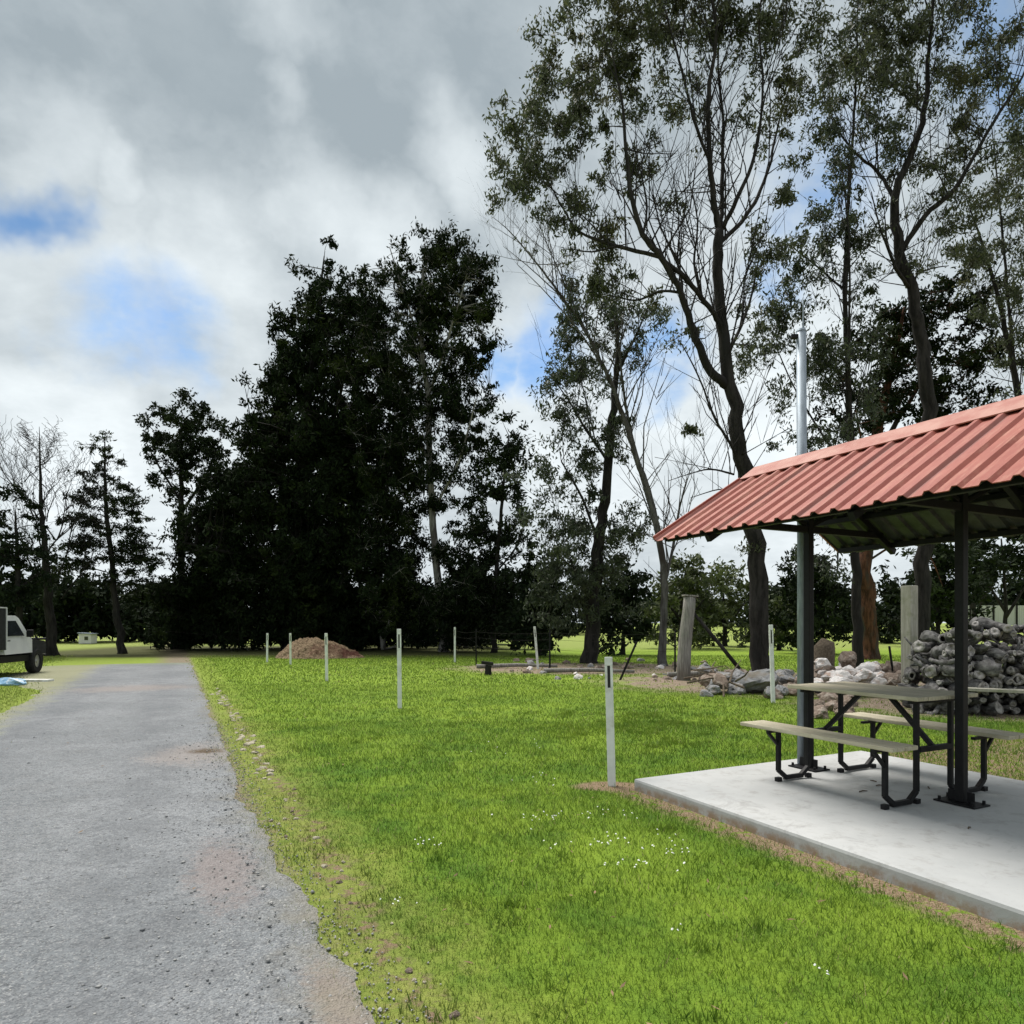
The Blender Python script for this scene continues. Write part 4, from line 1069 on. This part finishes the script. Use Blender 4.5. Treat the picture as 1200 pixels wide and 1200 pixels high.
# sticks heaped by the rubble
rnd = random.Random(31)
for i in range(14):
    x, y = ground_at(rnd.uniform(825, 880), rnd.uniform(800, 818)); ln = rnd.uniform(.5, 1.2); b = MB()
    b.tube([(-ln / 2, 0, 0), (0, .05, .06), (ln / 2, 0, rnd.uniform(0, .2))], [.022, .018, .008], 5)
    o = b.build('stick', M['twig']); o.location = (x, y, rnd.uniform(.1, .4)); o.rotation_euler = (rnd.uniform(-.4, .4), rnd.uniform(-.4, .4), rnd.uniform(0, 6.28))
    tag(o, 'thin dark stick on the rubble right of the strainer post', 'stick', 'sticks on the rubble')

# sheet fence far right
fx0, fx1, fy = (1128 - 600) / F * 72, (1290 - 600) / F * 72, 72
fz = gz(45, fy)
fr = empty('sheet_fence', (fx0, fy, fz)); tag(fr, 'pale sheet metal fence across the paddock at the right edge', 'fence')
b = MB(); n = 130
for i in range(n + 1):
    xx = (fx1 - fx0) * i / n; yy = .03 * (i % 2)
    for z in (.35, 2.45): b.v.append(Vector((xx, yy, z)))
for i in range(n + 1):
    xx = (fx1 - fx0) * i / n; yy = .03 * (i % 2) + .02
    for z in (.35, 2.45): b.v.append(Vector((xx, yy, z)))
for i in range(n):
    b.face((2 * i, 2 * i + 2, 2 * i + 3, 2 * i + 1)); k = 2 * (n + 1); b.face((k + 2 * i, k + 2 * i + 1, k + 2 * i + 3, k + 2 * i + 2)); b.face((2 * i + 1, 2 * i + 3, k + 2 * i + 3, k + 2 * i + 1))
b.build('sheeting', M['zinc_fence'], fr)
xx = .8
while xx < fx1 - fx0:
    b = MB(); b.box((xx, -.07, 1.2), (.16, .1, 2.5), bev=.01); b.build('fence_post', M['bark_dark'], fr); xx += 2.45

# small white building far left
hx, hy = (103 - 600) / F * 47, 47
sr = empty('white_shed', (hx, hy, 0), R(12)); tag(sr, 'small white shed far off beneath the dark trees at the left', 'shed')
b = MB(); b.box((0, 0, .36), (.75, 1.1, .66), bev=.01); b.build('wall', M['cream_wall'], sr)
b = MB(); b.box((0, 0, .73), (.9, 1.25, .06), Matrix.Rotation(.08, 3, 'Y'), bev=.01); b.build('roof', M['galv'], sr)
b = MB(); b.box((.1, -.565, .4), (.22, .03, .24), bev=.004); b.build('window', M['glass'], sr)

# ------------------------------------------------------------------ parked ute at the left verge
def ute():
    Y = 17.4; rx = empty('parked_ute', ((-27 - 600) / F * Y - .24, Y, 0), math.atan2(.95, -.24))
    tag(rx, 'white cab ute with black bull bar and dark canopy parked on the left verge', 'ute')
    # local: x forward, y left; origin under the rear of the cab
    def prism(b, prof, w, mi=0, taper=0.0):
        n = len(prof); s = len(b.v)
        for sg in (-1, 1):
            for (x, z) in prof:
                b.v.append(Vector((x, sg * (w / 2 - taper * max(0, z - .95)), z)))
        b.face([s + i for i in range(n)], mi); b.face([s + n + i for i in range(n)][::-1], mi)
        for i in range(n):
            j = (i + 1) % n; b.face((s + j, s + i, s + n + i, s + n + j), mi)
    b = MB(); prism(b, [(0, .62), (0, 1.57), (.1, 1.64), (.95, 1.65), (1.12, 1.58), (1.5, 1.08), (1.62, .98), (1.62, .62)], 1.66, taper=.22)
    body = b.build('cab', M['car_white'], rx)
    b = MB(); prism(b, [(1.63, .55), (1.63, 1.0), (2.5, .93), (2.62, .84), (2.62, .55)], 1.6); b.build('bonnet', M['canvas_dark'], rx)
    b = MB(); prism(b, [(-1.75, .75), (-1.75, 1.8), (-1.65, 1.86), (-.12, 1.86), (-.02, 1.8), (-.02, .75)], 1.74); b.build('canopy', M['canvas_dark'], rx)
    b = MB(); b.bar((-.03, -.88, .75), (-.03, -.88, 1.84), .03, .03); b.bar((-1.75, -.88, 1.84), (-.03, -.88, 1.84), .03, .03); b.build('canopy_trim', M['car_white'], rx)
    b = MB(); prism(b, [(-1.8, .42), (-1.8, .6), (2.55, .54), (2.55, .38)], 1.5); b.build('chassis', M['black_steel'], rx)
    for sg in (-1, 1):
        yw = sg * .797
        b = MB(); prof = [(.12, 1.1), (.12, 1.5), (.9, 1.51), (1.2, 1.1)]
        k = len(b.v)
        for off in (0, .03):
            for (x, z) in prof: b.v.append(Vector((x, sg * (.83 - .22 * (z - .95) + .004 - off), z)))
        b.face((0, 1, 2, 3)); b.face((7, 6, 5, 4))
        for i in range(4): j = (i + 1) % 4; b.face((i, 4 + i, 4 + j, j))
        b.build('side_window', M['glass'], rx)
        b = MB(); b.box((1.22, sg * .93, 1.16), (.1, .16, .2), bev=.02); b.build('mirror', M['black_steel'], rx)
        b = MB(); b.box((.2, sg * .836, .98), (.13, .02, .03), bev=.004); b.build('handle', M['black_steel'], rx)
        b = MB(); b.box((-1.77, sg * .68, .9), (.03, .14, .24), bev=.006); b.build('tail_light', M['red_lens'], rx)
        for x in (-1.05, 2.0):
            w = empty('wheel', (x, sg * .72, .36)); w.parent = rx
            b = MB(); pr = [(.19, -.1), (.33, -.11), (.36, -.07), (.36, .07), (.33, .11), (.19, .1)]; n = 24
            for i in range(n):
                a = 2 * math.pi * i / n
                for (r_, q) in pr: b.v.append(Vector((r_ * math.cos(a), q, r_ * math.sin(a))))
            for i in range(n):
                i2 = (i + 1) % n
                for q in range(6): q2 = (q + 1) % 6; b.face((i * 6 + q, i * 6 + q2, i2 * 6 + q2, i2 * 6 + q))
            b.build('tyre', M['tyre'], w)
            b = MB(); b.tube([(0, -.075, 0), (0, .075, 0)], [.188, .188], 20); b.tube([(0, -.095, 0), (0, .095, 0)], [.06, .06], 10); b.build('rim', M['chrome'], w)
    b = MB(); k = len(b.v)
    for off in (0, .02):
        for (x, y_, z) in ((1.16, -.66, 1.54), (1.16, .66, 1.54), (1.5, .74, 1.1), (1.5, -.74, 1.1)): b.v.append(Vector((x + .012 - off, y_, z + .012 - off)))
    b.face((0, 1, 2, 3)); b.face((7, 6, 5, 4))
    for i in range(4): j = (i + 1) % 4; b.face((i, 4 + i, 4 + j, j))
    b.build('windscreen', M['glass'], rx)
    b = MB()
    for z in (.5, .72, .98): b.tube([(2.68, -.78, z), (2.76, -.6, z), (2.78, .6, z), (2.68, .78, z)], [.035] * 4, 8)
    for y_ in (-.5, 0, .5): b.tube([(2.76, y_, .4), (2.76, y_, 1.06)], [.032, .03], 8)
    b.build('bull_bar', M['black_steel'], rx)
    return rx
ute()
x, y = ground_at(8, 803)
b = MB(); b.box((0, 0, .04), (1.05, .25, .05), bev=.006); o = b.build('board', M['white_paint']); o.location = (x - .1, y + .9, 0); o.rotation_euler = (0, 0, -.05); tag(o, 'long pale board lying on the grass beside the ute', 'board')
me = rock_mesh(90, .5, 3); me.materials.append(M['blue_plastic']); o = bpy.data.objects.new('crumpled_tarp', me); COL.objects.link(o); o.location = (x + .1, y, .08); o.scale = (.75, .4, .5); tag(o, 'crumpled blue and white tarp lying on the grass beside the ute', 'tarp')

# ------------------------------------------------------------------ grass blades
def blades():
    rs = np.random.RandomState(3)
    V = []; RN = []
    zones = [(1.9, 3.6, 7500, .032, .0042), (3.6, 6, 4000, .035, .0058), (6, 10, 1600, .04, .009), (10, 16, 520, .042, .015), (16, 30, 150, .05, .03)]
    for (y0, y1, dens, hgt, wid) in zones:
        xl, xr = -.8 * y1 - 1.2, .8 * y1 + 1.5
        n = int((xr - xl) * (y1 - y0) * dens)
        x = rs.uniform(xl, xr, n); y = rs.uniform(y0, y1, n)
        s = x * P.x + y * P.y; tt = x * D.x + y * D.y
        u = tt - (O.x * D.x + O.y * D.y); v = s - (O.x * P.x + O.y * P.y)
        ok = np.abs(x) < .8 * y + 1.3
        edge = .49 + .15 * np.clip((5.2 - tt) / 3, 0, 1) + .06 * np.sin(tt * 2.1) + .05 * np.sin(tt * 5.3 + 1) + .05 * np.sin(tt * 11) + rs.normal(0, .09, n) + np.where(rs.random(n) < .14, rs.normal(-.08, .16, n), 0)
        left = s < -2.6 - 1.5 * np.clip((tt - 17) / 6, 0, 1) + rs.normal(0, .25, n)
        ok &= (s > edge) | left
        ok &= ~((u > U0 - .02) & (u < U1 + .02) & (v > V0 - .02) & (v < V1 + .02))
        rim = (u > U0) & (u < U1 + .14) & (v > V0 - .16) & (v < V1 + .1)
        ok &= ~(rim & (rs.random(n) < .75))
        worn = np.exp(-((s - .84) / .11) ** 2) * (.5 + .5 * np.sin(tt * 3.7) * np.sin(tt * 1.3 + 2)) * (tt < 15)
        ok &= rs.random(n) > worn * .95
        thin = np.clip((s - .45) / .4, .55, 1) ; ok &= (rs.random(n) < thin) | left
        for (cx, cy, ax, ay) in ((2.5, 21.8, 4.2, 2.7), (7.0, 16.5, 4.5, 3.2), (11, 11.9, 5.5, 2.2), (.86, 6.03, .3, .16)):
            r = ((x - cx) / ax) ** 2 + ((y - cy) / ay) ** 2
            ok &= ~((r < 1) & (rs.random(n) < .88))
        x, y, s = x[ok], y[ok], s[ok]; n = len(x)
        clump = .5 + .5 * np.sin(x * 3.1 + np.sin(y * 2.3) * 1.7) * np.sin(y * 3.7 + np.sin(x * 1.9) * 1.3)
        clump2 = .5 + .5 * np.sin(x * 13 + y * 5) * np.sin(y * 11 - x * 3)
        h = hgt * rs.uniform(.45, 1.3, n) * (.65 + .45 * clump + .25 * clump2)
        h *= np.where((s < 1.2) & (s > 0), .7, 1)
        a = rs.uniform(0, 2 * np.pi, n); lean = rs.uniform(.1, 1.1, n) * h; la = rs.uniform(0, 2 * np.pi, n)
        w = wid * rs.uniform(.6, 1.3, n)
        v3 = np.empty((n, 3, 3))
        v3[:, 0] = np.stack([x - np.cos(a) * w / 2, y - np.sin(a) * w / 2, np.full(n, -.004)], 1)
        v3[:, 1] = np.stack([x + np.cos(a) * w / 2, y + np.sin(a) * w / 2, np.full(n, -.004)], 1)
        v3[:, 2] = np.stack([x + np.cos(la) * lean, y + np.sin(la) * lean, h], 1)
        V.append(v3.reshape(-1, 3)); RN.append(np.repeat(np.clip(rs.normal(.45, .25, n), 0, 1), 3))
    tc = 260; ty = 2.2 + 14 * rs.random(tc) ** 1.5; tx = rs.uniform(-.7, .8, tc) * ty
    clov = rs.random(tc) < .35                                       # rank clover patch left of the shelter
    tx = np.where(clov, rs.normal(1.75, .9, tc), tx); ty = np.where(clov, rs.normal(9.6, 1.0, tc), ty)
    ts = tx * P.x + ty * P.y; tt_ = tx * D.x + ty * D.y
    tu = tt_ - (O.x * D.x + O.y * D.y); tv = ts - (O.x * P.x + O.y * P.y)
    good = (ts > .75) & ~((tu > U0 - .1) & (tu < U1 + .15) & (tv > V0 - .15) & (tv < V1 + .1))
    for cx, cy, cl_ in zip(tx[good], ty[good], clov[good]):
        n = rs.randint(25, 60); rad = rs.uniform(.03, .11) * (1.5 if cl_ else 1)
        x = cx + rs.normal(0, rad, n); y = cy + rs.normal(0, rad, n); a = rs.uniform(0, 6.28, n); la = rs.uniform(0, 6.28, n)
        h = rs.uniform(.03, .06, n) * (1.1 if cl_ else 1); w = rs.uniform(.006, .011, n) * (1.8 if cl_ else 1)
        lean = h * rs.uniform(.1, .9, n)
        v3 = np.empty((n, 3, 3))
        v3[:, 0] = np.stack([x - np.cos(a) * w / 2, y - np.sin(a) * w / 2, np.full(n, -.004)], 1)
        v3[:, 1] = np.stack([x + np.cos(a) * w / 2, y + np.sin(a) * w / 2, np.full(n, -.004)], 1)
        v3[:, 2] = np.stack([x + np.cos(la) * lean, y + np.sin(la) * lean, h], 1)
        V.append(v3.reshape(-1, 3)); RN.append(np.repeat(np.clip(rs.normal(.66 if cl_ else .3, .15, n), 0, .9), 3))
    V = np.concatenate(V); RN = np.concatenate(RN)
    o = np_mesh('grass', V, np.arange(len(V)).reshape(-1, 3), M['blades'], RN)
    tag(o, 'short mown bright green grass of the lawn', 'grass', kind='stuff')
    print('blades', len(V) // 3)
blades()

def daisies():
    rnd = random.Random(9); b = MB()
    spots = [(640, 962, .35, 16), (790, 1004, .16, 16), (740, 1022, .25, 14), (500, 995, .12, 10), (700, 960, .4, 14), (705, 995, .1, 8), (655, 1000, .1, 5), (750, 985, .3, 10), (590, 880, .5, 8), (960, 1150, .1, 4), (800, 1100, .1, 3), (470, 1062, .15, 6), (620, 920, .4, 8)]
    for (px, py, sp, n) in spots:
        X, Y = ground_at(px, py)
        for _ in range(n):
            c = Vector((X + rnd.gauss(0, sp * .5), Y + rnd.gauss(0, sp * .4), rnd.uniform(.035, .06))); k = len(b.v); r_ = rnd.uniform(.0045, .0075)
            tx, ty = rnd.uniform(-.5, .5), rnd.uniform(-.5, .5)
            for i in range(7):
                a = 2 * math.pi * i / 7; b.v.append(c + Vector((math.cos(a) * r_, math.sin(a) * r_, (math.cos(a) * tx + math.sin(a) * ty) * r_)))
            b.v.append(c + Vector((0, 0, .006)))
            for i in range(7): b.face((k + i, k + (i + 1) % 7, k + 7))
    o = b.build('daisies', M['petal']); tag(o, 'tiny white daisies scattered in the lawn', 'flowers', kind='stuff')
daisies()

def loose_gravel():
    rs = np.random.RandomState(21); n = 5500
    t_ = 1.6 + 9 * rs.random(n) ** 1.6
    edge_ = rs.random(n) < .45
    s_ = np.where(edge_, .5 + .15 * np.clip((5.2 - t_) / 3, 0, 1) + rs.normal(0, .11, n), rs.uniform(-2.6, .6, n))
    x = P.x * s_ + D.x * t_; y = P.y * s_ + D.y * t_
    r = rs.uniform(.003, .0085, n) * np.where(rs.random(n) < .06, 1.8, 1)
    base = np.array([(1, 0, 0), (-1, 0, 0), (0, 1, 0), (0, -1, 0), (0, 0, .7), (0, 0, -.7)], float)
    f = np.array([(0, 2, 4), (2, 1, 4), (1, 3, 4), (3, 0, 4), (2, 0, 5), (1, 2, 5), (3, 1, 5), (0, 3, 5)])
    a = rs.uniform(0, 6.28, n); ca, sa = np.cos(a), np.sin(a)
    v = base[None] * rs.uniform(.6, 1.3, (n, 6, 1)) * r[:, None, None]
    vx = v[:, :, 0] * ca[:, None] - v[:, :, 1] * sa[:, None]; vy = v[:, :, 0] * sa[:, None] + v[:, :, 1] * ca[:, None]
    z0 = np.where(s_ > .45, .004, .019) + r * .3
    vv = np.stack([vx + x[:, None], vy + y[:, None], v[:, :, 2] + z0[:, None]], 2).reshape(-1, 3)
    ff = (f[None] + (np.arange(n) * 6)[:, None, None]).reshape(-1, 3)
    m, t = newmat('loose_stone'); rr = t.attr('rnd')
    c = t.mix(rr, (.14, .146, .152), (.36, .355, .34)); t.principled(c, .9, 0, None, .2)
    o = np_mesh('loose_gravel', vv, ff, m, np.repeat(rs.random(n), 6)); tag(o, 'loose grey gravel on the drive and along its grassy edge', 'gravel', kind='stuff')
loose_gravel()
def fallen_leaves():
    rs = np.random.RandomState(22); n = 190
    y = 2.2 + 11 * rs.random(n) ** 1.3; x = rs.uniform(-.75, .8, n) * y
    tt = x * D.x + y * D.y; s_ = x * P.x + y * P.y
    u = tt - (O.x * D.x + O.y * D.y); v = s_ - (O.x * P.x + O.y * P.y)
    slab = (u > U0) & (u < U1) & (v > V0) & (v < V1)
    keep = (s_ > -2.3) & (~slab | (rs.random(n) < .25)) & ((s_ > .6) | (rs.random(n) < .35))
    x, y, slab, s_ = x[keep], y[keep], slab[keep], s_[keep]; n = len(x)
    z = np.where(slab, SZ + .006, np.where(s_ > .6, .03, .03))
    a = rs.uniform(0, 6.28, n); l = rs.uniform(.012, .028, n); w = l * .28
    dx, dy = np.cos(a), np.sin(a)
    q = np.empty((n, 4, 3))
    q[:, 0] = np.stack([x - dx * l, y - dy * l, z], 1); q[:, 1] = np.stack([x - dy * w, y + dx * w, z + .004], 1)
    q[:, 2] = np.stack([x + dx * l, y + dy * l, z + rs.uniform(0, .012, n)], 1); q[:, 3] = np.stack([x + dy * w, y - dx * w, z + .003], 1)
    m, t = newmat('dry_leaf'); rr = t.attr('rnd')
    c = t.mix(rr, (.08, .05, .028), (.25, .17, .095)); t.principled(c, .8, 0, None, .2)
    o = np_mesh('fallen_leaves', q.reshape(-1, 3), np.arange(n * 4).reshape(-1, 4), m, np.repeat(rs.random(n), 4)); tag(o, 'dry brown gum leaves littering the lawn, drive and slab', 'leaves', kind='stuff')
fallen_leaves()
# wire fence running from the lawn edge marker to the strainer post
wf = empty('wire_fence', (*ground_at(558, 780), 0)); tag(wf, 'slack wire fence between the thin black pickets and the strainer post', 'fence')
for z in (.35, .65, .95, 1.15):
    b = MB(); pts = []
    stops = [ground_at(535, 776), ground_at(558, 780), ground_at(644, 787), ground_at(791, 790)]
    for (x0, y0), (x1, y1) in zip(stops[:-1], stops[1:]):
        for k in range(4): f = k / 4; pts.append(Vector((x0 + (x1 - x0) * f, y0 + (y1 - y0) * f, z - .05 * math.sin(math.pi * f))))
    pts.append(Vector((*stops[-1], z)))
    b.tube(pts, [.0035] * len(pts), 4); b.build('wire', M['bark_dark'], wf, wf.location)
# ------------------------------------------------------------------ sky and light
SUN_EL, SUN_AZ = R(62), math.atan2(-.62, .78)         # azimuth from +Y towards +X
sund = Vector((math.sin(SUN_AZ) * math.cos(SUN_EL), math.cos(SUN_AZ) * math.cos(SUN_EL), math.sin(SUN_EL)))
w = bpy.data.worlds.new('World'); scene.world = w; w.use_nodes = True
t = NT(w.node_tree)
sky = t.n('ShaderNodeTexSky', sky_type='NISHITA', sun_disc=False, sun_elevation=SUN_EL, sun_rotation=SUN_AZ)
gen = t.n('ShaderNodeTexCoord').outputs['Generated']
dr = t.vmath('NORMALIZE', gen)
sx = t.sep(dr)
den = t.math('ADD', t.math('MAXIMUM', sx[2], 0.0), .22)
q = t.comb(t.math('DIVIDE', sx[0], den), t.math('DIVIDE', sx[1], den), 0.0)
na = t.noise(q, 1.1, 7, .55); nb_ = t.noise(q, 3.2, 6, .6); nc = t.noise(dr, 2.4, 6, .55)
wob = t.vmath('SCALE', t.vmath('SUBTRACT', t.noise(dr, 4.5, 5, .6, color=True), (.5, .5, .5)), scale=.22)
drw = t.vmath('ADD', dr, wob)
def blob(px, py, r, soft=.5):
    d_ = Vector(((px - 600) / F, 1, (HZ - py) / F)).normalized()
    return t.ramp(t.vmath('DISTANCE', drw, tuple(d_)), r, r * soft)
def maxof(l):
    a = l[0]
    for b_ in l[1:]: a = t.math('MAXIMUM', a, b_)
    return a
K = 10.0                                                # background strength is 0.1
def C(v): return tuple(c * K for c in v)
shade = t.ramp(t.math('ADD', t.math('MULTIPLY', na, .6), t.math('MULTIPLY', nc, .4)), .38, .62)
el = t.ramp(sx[2], .6, .12)
lev = t.math('ADD', t.math('MULTIPLY', shade, .38), t.math('MULTIPLY', el, .42))
nd_ = t.noise(t.vmath('ADD', q, t.vmath('SCALE', wob, scale=1.2)), 6.5, 9, .62)
lev = t.math('ADD', lev, t.math('MULTIPLY', t.math('SUBTRACT', nd_, .5), .42))
white = maxof([blob(70, 300, .17, .2), blob(250, 330, .14, .2), blob(400, 250, .10, .2), blob(640, 470, .16, .2), blob(760, 480, .2, .2), blob(450, 280, .1, .2), blob(950, 420, .3, .2), blob(60, 520, .15, .2), blob(120, 200, .06, .2), blob(335, 8, .10, .1), blob(50, 140, .09, .1), blob(345, 125, .06, .1), blob(545, 200, .08, .1)])
lev = t.math('ADD', lev, t.math('MULTIPLY', white, .38))
grey = maxof([blob(480, 110, .24, .2), blob(200, 90, .2, .2), blob(20, 60, .15, .2), blob(260, 240, .10, .2)])
lev = t.math('SUBTRACT', lev, t.math('MULTIPLY', grey, .15), clamp=True)
lev = t.math('ADD', lev, t.math('MULTIPLY', t.math('SUBTRACT', nb_, .5), .5), clamp=True)
cl = t.mix(lev, C((.265, .31, .34)), C((.68, .73, .75)))
gap = maxof([blob(120, 385, .10, .2), blob(190, 392, .10, .2), blob(645, 402, .085, .2), blob(590, 425, .06, .2), blob(960, 220, .09, .2), blob(770, 425, .08, .2), blob(1160, 70, .10, .2), blob(905, 330, .06, .2)])
gap = t.math('MULTIPLY', gap, t.ramp(nb_, .62, .4, .35, .85))
skyc = t.vmath('MULTIPLY', sky.outputs[0], (.55, .78, .98))
skyc = t.vmath('ADD', skyc, C((.02, .06, .10)))
col = t.mix(gap, cl, skyc)
col = t.mix(blob(26, 224, .062, .1), col, C((.13, .25, .46)))
# blue gaps, then unseen bright cloud and sun glow added overhead for fill light
col = t.mix(t.math('MULTIPLY', blob(640, 398, .05, .1), .6), col, C((.2, .36, .66)))
col = t.mix(t.math('MULTIPLY', blob(150, 392, .085, .1), .35), col, C((.25, .38, .66)))
zen = t.ramp(sx[2], .70, .98)
col = t.mix(zen, col, C((1.1, 1.1, 1.1)))
glow = t.ramp(t.vmath('DISTANCE', dr, tuple(sund)), .42, .05)
col = t.mix(t.math('MULTIPLY', glow, .9), col, C((3.2, 3.1, 2.95)))
bg = t.n('ShaderNodeBackground'); t.link(col, bg.inputs[0]); bg.inputs[1].default_value = .1
o = t.n('ShaderNodeOutputWorld'); t.link(bg.outputs[0], o.inputs[0])

sl_ = bpy.data.lights.new('sun', 'SUN'); sl_.energy = 3.2; sl_.angle = R(25); sl_.color = (1, .955, .89)
so = bpy.data.objects.new('sun', sl_); COL.objects.link(so)
so.rotation_euler = (-sund).to_track_quat('-Z', 'Y').to_euler()

cam = bpy.data.cameras.new('camera'); co = bpy.data.objects.new('camera', cam); COL.objects.link(co)
co.location = (0, 0, EYE); co.rotation_euler = (R(90), 0, 0)
cam.sensor_width = 36; cam.sensor_fit = 'HORIZONTAL'; cam.lens = 36 * F / 1200; cam.shift_y = (HZ - 600) / 1200
cam.clip_start = .05; cam.clip_end = 3000
scene.camera = co
scene.cycles.max_bounces = 6; scene.cycles.diffuse_bounces = 3; scene.cycles.glossy_bounces = 2; scene.cycles.transmission_bounces = 3
vs = scene.view_settings
vs.view_transform = 'Standard'; vs.look = 'None'; vs.exposure = .5; vs.gamma = 1; vs.use_curve_mapping = False
